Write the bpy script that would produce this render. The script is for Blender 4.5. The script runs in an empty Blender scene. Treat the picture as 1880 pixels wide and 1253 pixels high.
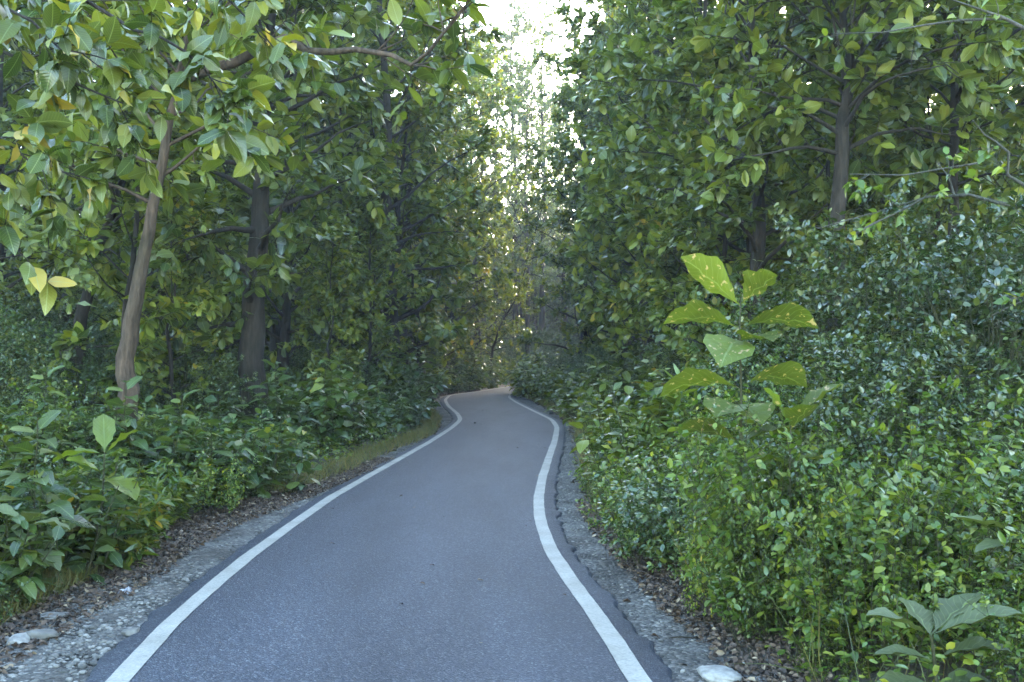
import bpy, math, random
import numpy as np
from mathutils import Vector, Quaternion

rng = np.random.default_rng(11)
random.seed(11)
scene = bpy.context.scene
COL = scene.collection
R_ = math.radians

# ------------------------------------------------------------------ camera
F_PX, CX, CY, HZ, CAM_H = 1828.0, 940.0, 626.5, 660.0, 1.86
PITCH = math.atan((HZ - CY) / F_PX)
cam_d = bpy.data.cameras.new('camera')
cam = bpy.data.objects.new('camera', cam_d)
COL.objects.link(cam)
cam_d.sensor_width = 36.0
cam_d.lens = F_PX / 1880.0 * 36.0
cam_d.clip_end = 3000
cam.location = (0, 0, CAM_H)
cam.rotation_euler = (math.pi / 2 + PITCH, 0, 0)
scene.camera = cam


def at(px, py, d):
    """world point seen at photo pixel (px, py), d metres ahead of the camera"""
    u, v = (px - CX) / F_PX, (CY - py) / F_PX
    dx, dy, dz = u, math.cos(PITCH) - v * math.sin(PITCH), math.sin(PITCH) + v * math.cos(PITCH)
    s = d / dy
    return np.array([dx * s, d, CAM_H + dz * s])


def on_road(px, py):
    u, v = (px - CX) / F_PX, (CY - py) / F_PX
    dy, dz = math.cos(PITCH) - v * math.sin(PITCH), math.sin(PITCH) + v * math.cos(PITCH)
    s = -CAM_H / dz
    return u * s, dy * s


# ------------------------------------------------------------------ road course
def course(pix, before, after):
    pts = list(before) + [on_road(*p) for p in pix] + list(after)
    pts = np.array(pts)
    return pts[np.argsort(pts[:, 1])]


LINE_L = course([(217, 1253), (314, 1144), (450, 1027), (540, 962), (610, 913), (700, 862), (745, 837), (791, 811),
                 (831, 785), (846, 771), (840, 760), (823, 746), (817, 735), (826, 726), (880, 719), (935, 710)],
                [(-0.2, -14), (-1.2, -5), (-1.98, 2.5)], [(2.6, 84), (7.5, 97), (16, 112), (34, 135)])
LINE_R = course([(1172, 1253), (1133, 1187), (1084, 1117), (1037, 1051), (1009, 1009), (990, 950), (989, 913), (995, 881),
                 (1007, 843), (1019, 809), (1023, 785), (1013, 771), (983, 757), (947, 739), (934, 730), (938, 724)],
                [(2.9, -14), (1.9, -5), (1.14, 2.5)], [(0.9, 60), (2.9, 70), (6.5, 82), (11.5, 95), (20, 110), (37, 133)])


def smooth_curve(P):
    ys = np.arange(-13.5, 130, 0.25)
    xs = np.interp(ys, P[:, 1], P[:, 0])
    w = np.clip(ys * 0.055, 0.8, 3.0)
    out = np.empty_like(xs)
    for i, y in enumerate(ys):
        k = np.exp(-((ys - y) / (w[i] * 0.55)) ** 2)
        out[i] = (xs * k).sum() / k.sum()
    return ys, out


YS, XL = smooth_curve(LINE_L)
_, XR = smooth_curve(LINE_R)
VEG_L = course([(0, 1150), (74, 1112), (179, 1062), (246, 1014), (372, 955), (514, 906), (633, 863), (692, 833), (791, 797),
                (803, 769), (781, 741), (807, 726), (903, 714)],
               [(-2.0, -14), (-2.9, -5), (-3.5, 2.5)], [(-0.6, 77), (3.5, 90), (12, 108), (34, 140)])
VEG_R = course([(1421, 1253), (1365, 1187), (1262, 1112), (1197, 1047), (1131, 981), (1094, 934), (1075, 877), (1065, 821),
                (1055, 781), (1023, 757), (983, 737), (952, 724)],
               [(4.3, -14), (3.2, -5), (2.2, 2.5)], [(0.9, 58), (2.6, 66), (6, 78), (13, 93), (22, 108), (40, 130)])
_, VL = smooth_curve(VEG_L)
_, VR = smooth_curve(VEG_R)


def vegl(y): return np.interp(y, YS, VL)
def vegr(y): return np.interp(y, YS, VR)


def hash_noise(x, y, s):
    return (np.sin(x * s * 1.31 + y * s * 0.77 + 1.7) + np.sin(x * s * -0.83 + y * s * 1.21 + 4.1)
            + np.sin(x * s * 2.1 + y * s * 1.9 + 0.3) * 0.5) / 2.5


def ground_z(x, y):
    x = np.asarray(x, float); y = np.asarray(y, float)
    out = np.maximum(vegl(y) - x, x - vegr(y))
    left = (vegl(y) - x) > (x - vegr(y))
    t = np.clip((out + 0.1) / 3.2, 0, 1)
    t = t * t * (3 - 2 * t)
    bank = np.where(left, 0.42, 0.5) * t + np.clip(out - 3, 0, 60) * 0.018
    far = np.clip((np.hypot(x, y) - 150) / 200, 0, 1) * 8
    return -0.05 + bank + far + hash_noise(x, y, 0.9) * 0.05 * t + hash_noise(x, y, 3.3) * 0.012


# ------------------------------------------------------------------ mesh building
class MB:
    def __init__(s):
        s.v, s.l, s.n, s.uv, s.off = [], [], [], [], 0

    def add(s, verts, loops, counts, uv=None):
        verts = np.asarray(verts, np.float32).reshape(-1, 3)
        loops = np.asarray(loops, np.int32).ravel()
        s.v.append(verts); s.l.append(loops + s.off); s.n.append(np.asarray(counts, np.int32).ravel())
        s.uv.append(np.zeros((len(loops), 2), np.float32) if uv is None else np.asarray(uv, np.float32).reshape(-1, 2))
        s.off += len(verts)

    def mesh(s, name, mat, smooth=True):
        me = bpy.data.meshes.new(name)
        v, l, n, uv = np.concatenate(s.v), np.concatenate(s.l), np.concatenate(s.n), np.concatenate(s.uv)
        me.vertices.add(len(v)); me.vertices.foreach_set('co', v.ravel())
        me.loops.add(len(l)); me.loops.foreach_set('vertex_index', l)
        me.polygons.add(len(n))
        st = np.concatenate([[0], np.cumsum(n)[:-1]]).astype(np.int32)
        me.polygons.foreach_set('loop_start', st)
        u = me.uv_layers.new(name='UVMap'); u.data.foreach_set('uv', uv.ravel())
        me.polygons.foreach_set('use_smooth', np.full(len(n), smooth, bool))
        me.materials.append(mat)
        me.update(calc_edges=True); me.validate()
        return me

    def tube(s, P, r, k=7, cap=True, lump=0.0):
        P = np.asarray(P, float); r = np.broadcast_to(np.asarray(r, float), (len(P),))
        T = np.gradient(P, axis=0); T /= np.linalg.norm(T, axis=1)[:, None] + 1e-9
        a = np.cross(T[0], [0.3, 1, 0.2]); a /= np.linalg.norm(a) + 1e-9
        ang = np.arange(k) * 2 * math.pi / k
        ph = rng.uniform(0, 6.28, 3)
        rings = []
        for i in range(len(P)):
            a = a - T[i] * a.dot(T[i]); a /= np.linalg.norm(a) + 1e-9
            b = np.cross(T[i], a)
            rr = r[i] * (1 + lump * (np.sin(2 * ang + ph[0] + i * .35) * .5 + np.sin(3 * ang + ph[1] - i * .5) * .4 + np.sin(5 * ang + ph[2] + i) * .25))
            rings.append(P[i] + np.cos(ang)[:, None] * a * rr[:, None] + np.sin(ang)[:, None] * b * rr[:, None])
        V = np.concatenate(rings)
        i, j = np.meshgrid(np.arange(len(P) - 1), np.arange(k), indexing='ij')
        j2 = (j + 1) % k
        q = np.stack([i * k + j, i * k + j2, (i + 1) * k + j2, (i + 1) * k + j], -1).reshape(-1, 4)
        loops, cnt = list(q.ravel()), [4] * len(q)
        if cap:
            loops += list(range((len(P) - 1) * k, len(P) * k)); cnt.append(k)
        le = np.concatenate([[0], np.cumsum(np.linalg.norm(np.diff(P, axis=0), axis=1))])
        uvq = np.stack([np.stack([j / k, le[i]], -1), np.stack([(j + 1) / k, le[i]], -1),
                        np.stack([(j + 1) / k, le[i + 1]], -1), np.stack([j / k, le[i + 1]], -1)], 2).reshape(-1, 2)
        if cap: uvq = np.concatenate([uvq, np.zeros((k, 2))])
        s.add(V, loops, cnt, uvq)


def template(ts, ws):
    """leaf outline: stations along the midrib (0..1) and half widths; returns verts (x,y), loops, counts"""
    m = len(ts)
    V = [(0.0, t) for t in ts]
    side = {}
    for sgn in (-1, 1):
        for i in range(1, m - 1):
            side[(sgn, i)] = len(V); V.append((sgn * ws[i], ts[i]))
    L, N = [], []
    for sgn in (-1, 1):
        for i in range(m - 1):
            a, b = i, i + 1
            if i == 0: f = [a, side[(sgn, 1)], b]
            elif i == m - 2: f = [a, side[(sgn, i)], b]
            else: f = [a, side[(sgn, i)], side[(sgn, i + 1)], b]
            if sgn < 0: f = f[::-1]
            L += f; N.append(len(f))
    return np.array(V), np.array(L), np.array(N)


T_BROAD = template([0, .10, .28, .5, .72, .88, 1], [0, .13, .25, .30, .245, .13, 0])
T_MID = template([0, .2, .55, .85, 1], [0, .2, .29, .16, 0])
T_OVAL = template([0, .3, .7, 1], [0, .27, .24, 0])
T_LOW = template([0, .45, 1], [0, .28, 0])
T_LANCE = template([0, .2, .5, .8, 1], [0, .12, .16, .09, 0])


def norm(v): return v / (np.linalg.norm(v, axis=-1, keepdims=True) + 1e-9)


def add_leaves(mb, P, D, Nn, S, tmpl, bend=.25, fold=.18, wave=0.0):
    P, D, Nn, S = map(lambda a: np.asarray(a, float), (P, D, Nn, S))
    n = len(P)
    if n == 0: return
    V, L, C = tmpl
    D = norm(D); Nn = norm(Nn - D * (Nn * D).sum(-1, keepdims=True)); X = np.cross(D, Nn)
    bd = bend * rng.uniform(.3, 1.7, n); fd = fold * rng.uniform(-.2, 1.8, n)
    ph = rng.uniform(0, 6.28, n)
    x, y = V[None, :, 0], V[None, :, 1]
    wx = x * rng.uniform(.82, 1.15, n)[:, None]
    z = fd[:, None] * np.abs(x) - bd[:, None] * y ** 2 + wave * np.sin(y * 9 + ph[:, None] + x * 6) * np.abs(x)
    sk = rng.normal(0, .07, n)[:, None] * y ** 2
    co = P[:, None, :] + S[:, None, None] * ((wx + sk)[..., None] * X[:, None, :] + y[..., None] * D[:, None, :] + z[..., None] * Nn[:, None, :])
    m = V.shape[0]
    loops = (L[None, :] + (np.arange(n) * m)[:, None]).ravel()
    uv = np.tile(np.stack([V[L, 0] + .5, V[L, 1]], -1), (n, 1))
    mb.add(co.reshape(-1, 3), loops, np.tile(C, n), uv)


def rvec(n): return norm(rng.normal(size=(n, 3)))


# ------------------------------------------------------------------ materials
def nodes(name):
    m = bpy.data.materials.new(name); m.use_nodes = True
    nt = m.node_tree; nt.nodes.clear()
    return m, nt, (lambda t, **k: mk(nt, t, **k)), nt.links.new


def mk(nt, t, **k):
    n = nt.nodes.new(t)
    for a, b in k.items():
        if a in n.inputs.keys() if isinstance(a, str) else False: n.inputs[a].default_value = b
        else: setattr(n, a, b)
    return n


def ramp(nt, stops, interp='LINEAR'):
    r = nt.nodes.new('ShaderNodeValToRGB'); r.color_ramp.interpolation = interp
    e = r.color_ramp.elements
    while len(e) < len(stops): e.new(0.5)
    for q, (p, c) in zip(e, stops): q.position = p; q.color = (*c, 1)
    return r


def leaf_mat(name, stops, trans=.42, rough=.42, spec=.5, vein=True, patch=0.0, warm=(1.25, 1.25, .35)):
    m, nt, N, link = nodes(name)
    geo = N('ShaderNodeNewGeometry'); oi = N('ShaderNodeObjectInfo')
    add = N('ShaderNodeMath', operation='MULTIPLY_ADD'); add.inputs[1].default_value = .22
    link(oi.outputs['Random'], add.inputs[0])
    sc = N('ShaderNodeMath', operation='MULTIPLY'); sc.inputs[1].default_value = .8
    link(geo.outputs['Random Per Island'], sc.inputs[0]); link(sc.outputs[0], add.inputs[2])
    rp = ramp(nt, stops); link(add.outputs[0], rp.inputs[0])
    col = rp.outputs[0]
    tc = N('ShaderNodeTexCoord')
    nz = N('ShaderNodeTexNoise'); nz.inputs['Scale'].default_value = 3.0; nz.inputs['Detail'].default_value = 3
    link(tc.outputs['Object'], nz.inputs['Vector'])
    hv = N('ShaderNodeHueSaturation')
    mr = N('ShaderNodeMapRange'); mr.inputs[1].default_value = .3; mr.inputs[2].default_value = .7
    mr.inputs[3].default_value = .75; mr.inputs[4].default_value = 1.25
    link(nz.outputs['Fac'], mr.inputs[0])
    pm = N('ShaderNodeMath', operation='MULTIPLY'); pm.inputs[1].default_value = 7.31; link(oi.outputs['Random'], pm.inputs[0])
    pf = N('ShaderNodeMath', operation='FRACT'); link(pm.outputs[0], pf.inputs[0])
    pr = N('ShaderNodeMapRange'); pr.inputs[3].default_value = .72; pr.inputs[4].default_value = 1.25; link(pf.outputs[0], pr.inputs[0])
    pv_ = N('ShaderNodeMath', operation='MULTIPLY'); link(mr.outputs[0], pv_.inputs[0]); link(pr.outputs[0], pv_.inputs[1])
    link(pv_.outputs[0], hv.inputs['Value']); link(col, hv.inputs['Color'])
    col = hv.outputs[0]
    bump = None
    if vein:
        sep = N('ShaderNodeSeparateXYZ'); link(tc.outputs['UV'], sep.inputs[0])
        sb = N('ShaderNodeMath', operation='SUBTRACT'); sb.inputs[1].default_value = .5; link(sep.outputs[0], sb.inputs[0])
        ab = N('ShaderNodeMath', operation='ABSOLUTE'); link(sb.outputs[0], ab.inputs[0])
        lt = N('ShaderNodeMath', operation='LESS_THAN'); lt.inputs[1].default_value = .014; link(ab.outputs[0], lt.inputs[0])
        # side veins: y - 0.7|x| repeated
        ma = N('ShaderNodeMath', operation='MULTIPLY_ADD'); ma.inputs[1].default_value = -.75
        link(ab.outputs[0], ma.inputs[0]); link(sep.outputs[1], ma.inputs[2])
        fr = N('ShaderNodeMath', operation='MULTIPLY'); fr.inputs[1].default_value = 11; link(ma.outputs[0], fr.inputs[0])
        f2 = N('ShaderNodeMath', operation='FRACT'); link(fr.outputs[0], f2.inputs[0])
        pp = N('ShaderNodeMath', operation='PINGPONG'); pp.inputs[1].default_value = .5; link(f2.outputs[0], pp.inputs[0])
        l2 = N('ShaderNodeMath', operation='LESS_THAN'); l2.inputs[1].default_value = .06; link(pp.outputs[0], l2.inputs[0])
        l3 = N('ShaderNodeMath', operation='MULTIPLY'); l3.inputs[1].default_value = .45; link(l2.outputs[0], l3.inputs[0])
        mx = N('ShaderNodeMath', operation='MAXIMUM'); link(lt.outputs[0], mx.inputs[0]); link(l3.outputs[0], mx.inputs[1])
        mv = N('ShaderNodeMix', data_type='RGBA'); mv.inputs[7].default_value = (.19, .24, .10, 1)
        fc = N('ShaderNodeMath', operation='MULTIPLY'); fc.inputs[1].default_value = .55; link(mx.outputs[0], fc.inputs[0])
        link(fc.outputs[0], mv.inputs[0]); link(col, mv.inputs[6]); col = mv.outputs[2]
        bump = N('ShaderNodeBump'); bump.inputs['Strength'].default_value = .35; bump.inputs['Distance'].default_value = .004
        link(pp.outputs[0], bump.inputs['Height'])
    if patch > 0:
        n2 = N('ShaderNodeTexNoise'); n2.inputs['Scale'].default_value = 23; n2.inputs['Detail'].default_value = 5
        link(tc.outputs['Object'], n2.inputs['Vector'])
        r2 = ramp(nt, [(.605 - patch, (0, 0, 0)), (.66 - patch, (1, 1, 1))]); link(n2.outputs['Fac'], r2.inputs[0])
        mp = N('ShaderNodeMix', data_type='RGBA'); mp.inputs[7].default_value = (.34, .25, .14, 1)
        link(r2.outputs[0], mp.inputs[0]); link(col, mp.inputs[6]); col = mp.outputs[2]
    # paler, duller lower face
    bf = N('ShaderNodeMix', data_type='RGBA', blend_type='MULTIPLY'); bf.inputs[0].default_value = 1
    bf.inputs[7].default_value = (1.25, 1.15, 1.05, 1); link(col, bf.inputs[6])
    side = N('ShaderNodeMix', data_type='RGBA'); link(geo.outputs['Backfacing'], side.inputs[0])
    link(col, side.inputs[6]); link(bf.outputs[2], side.inputs[7])
    p = N('ShaderNodeBsdfPrincipled'); p.inputs['Specular IOR Level'].default_value = spec
    link(side.outputs[2], p.inputs['Base Color'])
    rr = N('ShaderNodeMapRange'); rr.inputs[3].default_value = rough - .08; rr.inputs[4].default_value = rough + .2
    link(geo.outputs['Random Per Island'], rr.inputs[0]); link(rr.outputs[0], p.inputs['Roughness'])
    if bump: link(bump.outputs[0], p.inputs['Normal'])
    tl = N('ShaderNodeBsdfTranslucent')
    tm = N('ShaderNodeMix', data_type='RGBA', blend_type='MULTIPLY'); tm.inputs[0].default_value = 1
    tm.inputs[7].default_value = (*warm, 1); link(col, tm.inputs[6]); link(tm.outputs[2], tl.inputs[0])
    ms = N('ShaderNodeMixShader'); ms.inputs[0].default_value = trans
    link(p.outputs[0], ms.inputs[1]); link(tl.outputs[0], ms.inputs[2])
    o = N('ShaderNodeOutputMaterial'); link(ms.outputs[0], o.inputs[0])
    return m


def bark_mat(name, dark, light, scale=1.0):
    m, nt, N, link = nodes(name)
    tc = N('ShaderNodeTexCoord'); mp = N('ShaderNodeMapping'); mp.inputs['Scale'].default_value = (14 * scale, 14 * scale, 2.2 * scale)
    link(tc.outputs['Object'], mp.inputs[0])
    n1 = N('ShaderNodeTexNoise'); n1.inputs['Scale'].default_value = 1.6; n1.inputs['Detail'].default_value = 7; n1.inputs['Roughness'].default_value = .65
    link(mp.outputs[0], n1.inputs['Vector'])
    n2 = N('ShaderNodeTexNoise'); n2.inputs['Scale'].default_value = 2.3; n2.inputs['Detail'].default_value = 4
    link(tc.outputs['Object'], n2.inputs['Vector'])
    r = ramp(nt, [(.3, dark), (.52, tuple((a + b) / 2 for a, b in zip(dark, light))), (.72, light)]); link(n1.outputs[0], r.inputs[0])
    mx = N('ShaderNodeMix', data_type='RGBA', blend_type='MULTIPLY'); r2 = ramp(nt, [(.35, (.55, .6, .5)), (.65, (1.15, 1.1, 1.05))])
    link(n2.outputs[0], r2.inputs[0]); mx.inputs[0].default_value = 1; link(r.outputs[0], mx.inputs[6]); link(r2.outputs[0], mx.inputs[7])
    b = N('ShaderNodeBump'); b.inputs['Strength'].default_value = .9; b.inputs['Distance'].default_value = .05; link(n1.outputs[0], b.inputs['Height'])
    p = N('ShaderNodeBsdfPrincipled'); p.inputs['Roughness'].default_value = .9; p.inputs['Specular IOR Level'].default_value = .2
    link(mx.outputs[2], p.inputs['Base Color']); link(b.outputs[0], p.inputs['Normal'])
    o = N('ShaderNodeOutputMaterial'); link(p.outputs[0], o.inputs[0])
    return m


G = dict(
    broad=[(0, (.030, .054, .015)), (.3, (.066, .098, .015)), (.55, (.105, .138, .016)), (.82, (.160, .185, .016)), (.975, (.21, .20, .016)), (1, (.36, .25, .02))],
    near=[(0, (.018, .034, .011)), (.45, (.036, .055, .011)), (.75, (.062, .08, .010)), (.95, (.13, .13, .010)), (1, (.27, .18, .03))],
    fine=[(0, (.034, .062, .022)), (.5, (.062, .100, .030)), (.85, (.105, .140, .034)), (1, (.15, .165, .035))],
    dark=[(0, (.022, .045, .018)), (.5, (.048, .078, .020)), (.85, (.100, .128, .020)), (1, (.16, .165, .02))],
    weed=[(0, (.032, .066, .016)), (.4, (.072, .118, .020)), (.75, (.125, .165, .022)), (.95, (.19, .20, .022)), (1, (.34, .24, .025))],
)
M_BROAD = leaf_mat('broad leaf', G['broad'], trans=.42, rough=.27, spec=.55)
M_NEAR = leaf_mat('near broad leaf', G['near'], trans=.30, rough=.28, patch=-.03, spec=.5)
M_FINE = leaf_mat('fine leaf', G['fine'], trans=.42, rough=.28, spec=.6, warm=(1.0, 1.15, .45), vein=False)
M_SHRUB = leaf_mat('shrub broad leaf', [(0, (.024, .050, .018)), (.4, (.046, .080, .020)), (.8, (.085, .118, .020)), (.97, (.15, .165, .018)), (1, (.36, .23, .02))], trans=.36, rough=.27, spec=.55)
M_FAR = leaf_mat('brightened fine leaf', [(0, (.075, .10, .04)), (.5, (.13, .16, .055)), (.85, (.18, .21, .065)), (1, (.23, .24, .06))], trans=.45, rough=.42, vein=False, warm=(1.0, 1.15, .5))  # leaf colour lightened to stand in for the brighter light of the far wood
M_DARK = leaf_mat('dark glossy leaf', G['dark'], trans=.28, rough=.22, spec=.9, vein=False)
M_WEED = leaf_mat('weed leaf', G['weed'], trans=.42, rough=.27, spec=.6, vein=False)
M_SAP = leaf_mat('sapling leaf', [(0, (.050, .080, .014)), (.6, (.078, .105, .012)), (1, (.105, .12, .012))], trans=.45, rough=.42, patch=.005)
M_BARK = bark_mat('dark bark', (.011, .009, .007), (.045, .036, .029))
M_PALE = bark_mat('pale bark', (.022, .015, .011), (.115, .080, .058), .8)
M_GREY = bark_mat('grey twig bark', (.045, .042, .037), (.15, .143, .13), 3)
M_DULL = leaf_mat('dull grey-green leaf', [(0, (.048, .066, .026)), (.6, (.072, .09, .034)), (.9, (.10, .10, .045)), (1, (.15, .11, .04))], trans=.25, rough=.48, spec=.4, patch=-.02)
M_STEM = bark_mat('green stem', (.03, .035, .015), (.09, .085, .045), 4)


def simple_ground():
    m, nt, N, link = nodes('forest soil')
    tc = N('ShaderNodeTexCoord')
    n1 = N('ShaderNodeTexNoise'); n1.inputs['Scale'].default_value = .8; n1.inputs['Detail'].default_value = 8; link(tc.outputs['Object'], n1.inputs['Vector'])
    n2 = N('ShaderNodeTexNoise'); n2.inputs['Scale'].default_value = 28; n2.inputs['Detail'].default_value = 5; link(tc.outputs['Object'], n2.inputs['Vector'])
    a = N('ShaderNodeMath', operation='MULTIPLY_ADD'); a.inputs[1].default_value = .6; link(n2.outputs[0], a.inputs[0])
    s = N('ShaderNodeMath', operation='MULTIPLY'); s.inputs[1].default_value = .4; link(n1.outputs[0], s.inputs[0]); link(s.outputs[0], a.inputs[2])
    r = ramp(nt, [(.3, (.022, .018, .012)), (.5, (.055, .042, .028)), (.62, (.05, .055, .025)), (.75, (.10, .078, .052))]); link(a.outputs[0], r.inputs[0])
    b = N('ShaderNodeBump'); b.inputs['Strength'].default_value = .8; b.inputs['Distance'].default_value = .04; link(n2.outputs[0], b.inputs['Height'])
    p = N('ShaderNodeBsdfPrincipled'); p.inputs['Roughness'].default_value = .95; link(r.outputs[0], p.inputs['Base Color']); link(b.outputs[0], p.inputs['Normal'])
    o = N('ShaderNodeOutputMaterial'); link(p.outputs[0], o.inputs[0])
    return m


def asphalt():
    m, nt, N, link = nodes('asphalt')
    tc = N('ShaderNodeTexCoord')
    v = N('ShaderNodeTexVoronoi'); v.inputs['Scale'].default_value = 88; link(tc.outputs['Object'], v.inputs['Vector'])
    n1 = N('ShaderNodeTexNoise'); n1.inputs['Scale'].default_value = 120; n1.inputs['Detail'].default_value = 4; link(tc.outputs['Object'], n1.inputs['Vector'])
    mp = N('ShaderNodeMapping'); mp.inputs['Scale'].default_value = (1.6, .28, 1); link(tc.outputs['Object'], mp.inputs[0])
    n2 = N('ShaderNodeTexNoise'); n2.inputs['Scale'].default_value = .9; n2.inputs['Detail'].default_value = 6; link(mp.outputs[0], n2.inputs['Vector'])
    sep = N('ShaderNodeSeparateColor'); link(v.outputs['Color'], sep.inputs[0])
    r = ramp(nt, [(0, (.013, .0148, .021)), (.5, (.024, .0272, .037)), (.85, (.042, .046, .060)), (1, (.10, .103, .112))]); link(sep.outputs[0], r.inputs[0])
    r2 = ramp(nt, [(.28, (.62, .62, .64)), (.5, (.98, .98, .98)), (.72, (1.32, 1.31, 1.29))]); link(n2.outputs[0], r2.inputs[0])
    mx = N('ShaderNodeMix', data_type='RGBA', blend_type='MULTIPLY'); mx.inputs[0].default_value = 1
    link(r.outputs[0], mx.inputs[6]); link(r2.outputs[0], mx.inputs[7])
    b = N('ShaderNodeBump'); b.inputs['Strength'].default_value = .55; b.inputs['Distance'].default_value = .008
    ad = N('ShaderNodeMath', operation='ADD'); link(v.outputs['Distance'], ad.inputs[0]); link(n1.outputs[0], ad.inputs[1]); link(ad.outputs[0], b.inputs['Height'])
    p = N('ShaderNodeBsdfPrincipled'); p.inputs['Roughness'].default_value = .55; p.inputs['Specular IOR Level'].default_value = .32
    link(mx.outputs[2], p.inputs['Base Color']); link(b.outputs[0], p.inputs['Normal'])
    o = N('ShaderNodeOutputMaterial'); link(p.outputs[0], o.inputs[0])
    return m


def paint():
    m, nt, N, link = nodes('road paint')
    tc = N('ShaderNodeTexCoord')
    n = N('ShaderNodeTexNoise'); n.inputs['Scale'].default_value = 55; n.inputs['Detail'].default_value = 5; link(tc.outputs['Object'], n.inputs['Vector'])
    n2 = N('ShaderNodeTexNoise'); n2.inputs['Scale'].default_value = 2.5; n2.inputs['Detail'].default_value = 5; link(tc.outputs['Object'], n2.inputs['Vector'])
    r = ramp(nt, [(.27, (.16, .16, .16)), (.39, (.22, .21, .185)), (.7, (.30, .284, .25))]); link(n.outputs[0], r.inputs[0])
    r2 = ramp(nt, [(.3, (.72, .71, .68)), (.6, (1, 1, 1))]); link(n2.outputs[0], r2.inputs[0])
    mx = N('ShaderNodeMix', data_type='RGBA', blend_type='MULTIPLY'); mx.inputs[0].default_value = 1; link(r.outputs[0], mx.inputs[6]); link(r2.outputs[0], mx.inputs[7])
    b = N('ShaderNodeBump'); b.inputs['Strength'].default_value = .3; b.inputs['Distance'].default_value = .004; link(n.outputs[0], b.inputs['Height'])
    p = N('ShaderNodeBsdfPrincipled'); p.inputs['Roughness'].default_value = .6; link(mx.outputs[2], p.inputs['Base Color']); link(b.outputs[0], p.inputs['Normal'])
    o = N('ShaderNodeOutputMaterial'); link(p.outputs[0], o.inputs[0])
    return m


def gravel_mat():
    m, nt, N, link = nodes('gravel verge')
    tc = N('ShaderNodeTexCoord')
    v = N('ShaderNodeTexVoronoi'); v.inputs['Scale'].default_value = 34; link(tc.outputs['Object'], v.inputs['Vector'])
    v2 = N('ShaderNodeTexVoronoi'); v2.inputs['Scale'].default_value = 13; link(tc.outputs['Object'], v2.inputs['Vector'])
    n2 = N('ShaderNodeTexNoise'); n2.inputs['Scale'].default_value = 1.7; n2.inputs['Detail'].default_value = 7; link(tc.outputs['Object'], n2.inputs['Vector'])
    s1 = N('ShaderNodeSeparateColor'); link(v.outputs['Color'], s1.inputs[0])
    r = ramp(nt, [(0, (.03, .029, .027)), (.5, (.062, .058, .052)), (.85, (.10, .094, .084)), (1, (.17, .16, .145))]); link(s1.outputs[0], r.inputs[0])
    r2 = ramp(nt, [(.36, (.45, .40, .36)), (.5, (.9, .87, .85)), (.65, (1.2, 1.2, 1.2))]); link(n2.outputs[0], r2.inputs[0])
    mx = N('ShaderNodeMix', data_type='RGBA', blend_type='MULTIPLY'); mx.inputs[0].default_value = 1; link(r.outputs[0], mx.inputs[6]); link(r2.outputs[0], mx.inputs[7])
    ad = N('ShaderNodeMath', operation='MULTIPLY_ADD'); ad.inputs[1].default_value = -1.0; link(v.outputs['Distance'], ad.inputs[0]); link(v2.outputs['Distance'], ad.inputs[2])
    b = N('ShaderNodeBump'); b.inputs['Strength'].default_value = .9; b.inputs['Distance'].default_value = .025; link(ad.outputs[0], b.inputs['Height'])
    p = N('ShaderNodeBsdfPrincipled'); p.inputs['Roughness'].default_value = .85; link(mx.outputs[2], p.inputs['Base Color']); link(b.outputs[0], p.inputs['Normal'])
    o = N('ShaderNodeOutputMaterial'); link(p.outputs[0], o.inputs[0])
    return m


def island_mat(name, stops, rough=.8, bumpscale=0):
    m, nt, N, link = nodes(name)
    geo = N('ShaderNodeNewGeometry'); r = ramp(nt, stops); link(geo.outputs['Random Per Island'], r.inputs[0])
    p = N('ShaderNodeBsdfPrincipled'); p.inputs['Roughness'].default_value = rough
    tc = N('ShaderNodeTexCoord'); n = N('ShaderNodeTexNoise'); n.inputs['Scale'].default_value = bumpscale or 30; n.inputs['Detail'].default_value = 6
    link(tc.outputs['Object'], n.inputs['Vector'])
    r2 = ramp(nt, [(.3, (.6, .6, .6)), (.65, (1.2, 1.2, 1.2))]); link(n.outputs[0], r2.inputs[0])
    mx = N('ShaderNodeMix', data_type='RGBA', blend_type='MULTIPLY'); mx.inputs[0].default_value = 1; link(r.outputs[0], mx.inputs[6]); link(r2.outputs[0], mx.inputs[7])
    link(mx.outputs[2], p.inputs['Base Color'])
    if bumpscale:
        b = N('ShaderNodeBump'); b.inputs['Strength'].default_value = .6; b.inputs['Distance'].default_value = .015; link(n.outputs[0], b.inputs['Height']); link(b.outputs[0], p.inputs['Normal'])
    o = N('ShaderNodeOutputMaterial'); link(p.outputs[0], o.inputs[0])
    return m


M_SOIL, M_ASPH, M_PAINT, M_GRAV = simple_ground(), asphalt(), paint(), gravel_mat()
M_LITTER = island_mat('dead leaves', [(0, (.024, .015, .010)), (.5, (.058, .034, .020)), (.85, (.10, .064, .038)), (1, (.24, .18, .11))], .75)
M_STONE = island_mat('stones', [(0, (.04, .038, .034)), (.5, (.09, .084, .075)), (1, (.19, .175, .155))], .85, 14)
M_PSTONE = island_mat('pale stone', [(0, (.18, .17, .152)), (1, (.20, .19, .172))], .9, 22)
M_DSTONE = island_mat('dark stone', [(0, (.018, .017, .016)), (1, (.03, .028, .026))], .85, 14)
M_GRASS = leaf_mat('verge grass', [(0, (.05, .068, .018)), (.5, (.09, .098, .022)), (.8, (.14, .11, .03)), (1, (.19, .10, .035))], trans=.3, rough=.6, vein=False)
M_PLASTIC = island_mat('white scrap', [(0, (.24, .24, .26)), (1, (.28, .28, .30))], .5)

# ------------------------------------------------------------------ scene graph helpers


def tag(o, label=None, cat=None, group=None, kind=None):
    if label: o['label'] = label
    if cat: o['category'] = cat
    if group: o['group'] = group
    if kind: o['kind'] = kind
    return o


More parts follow.
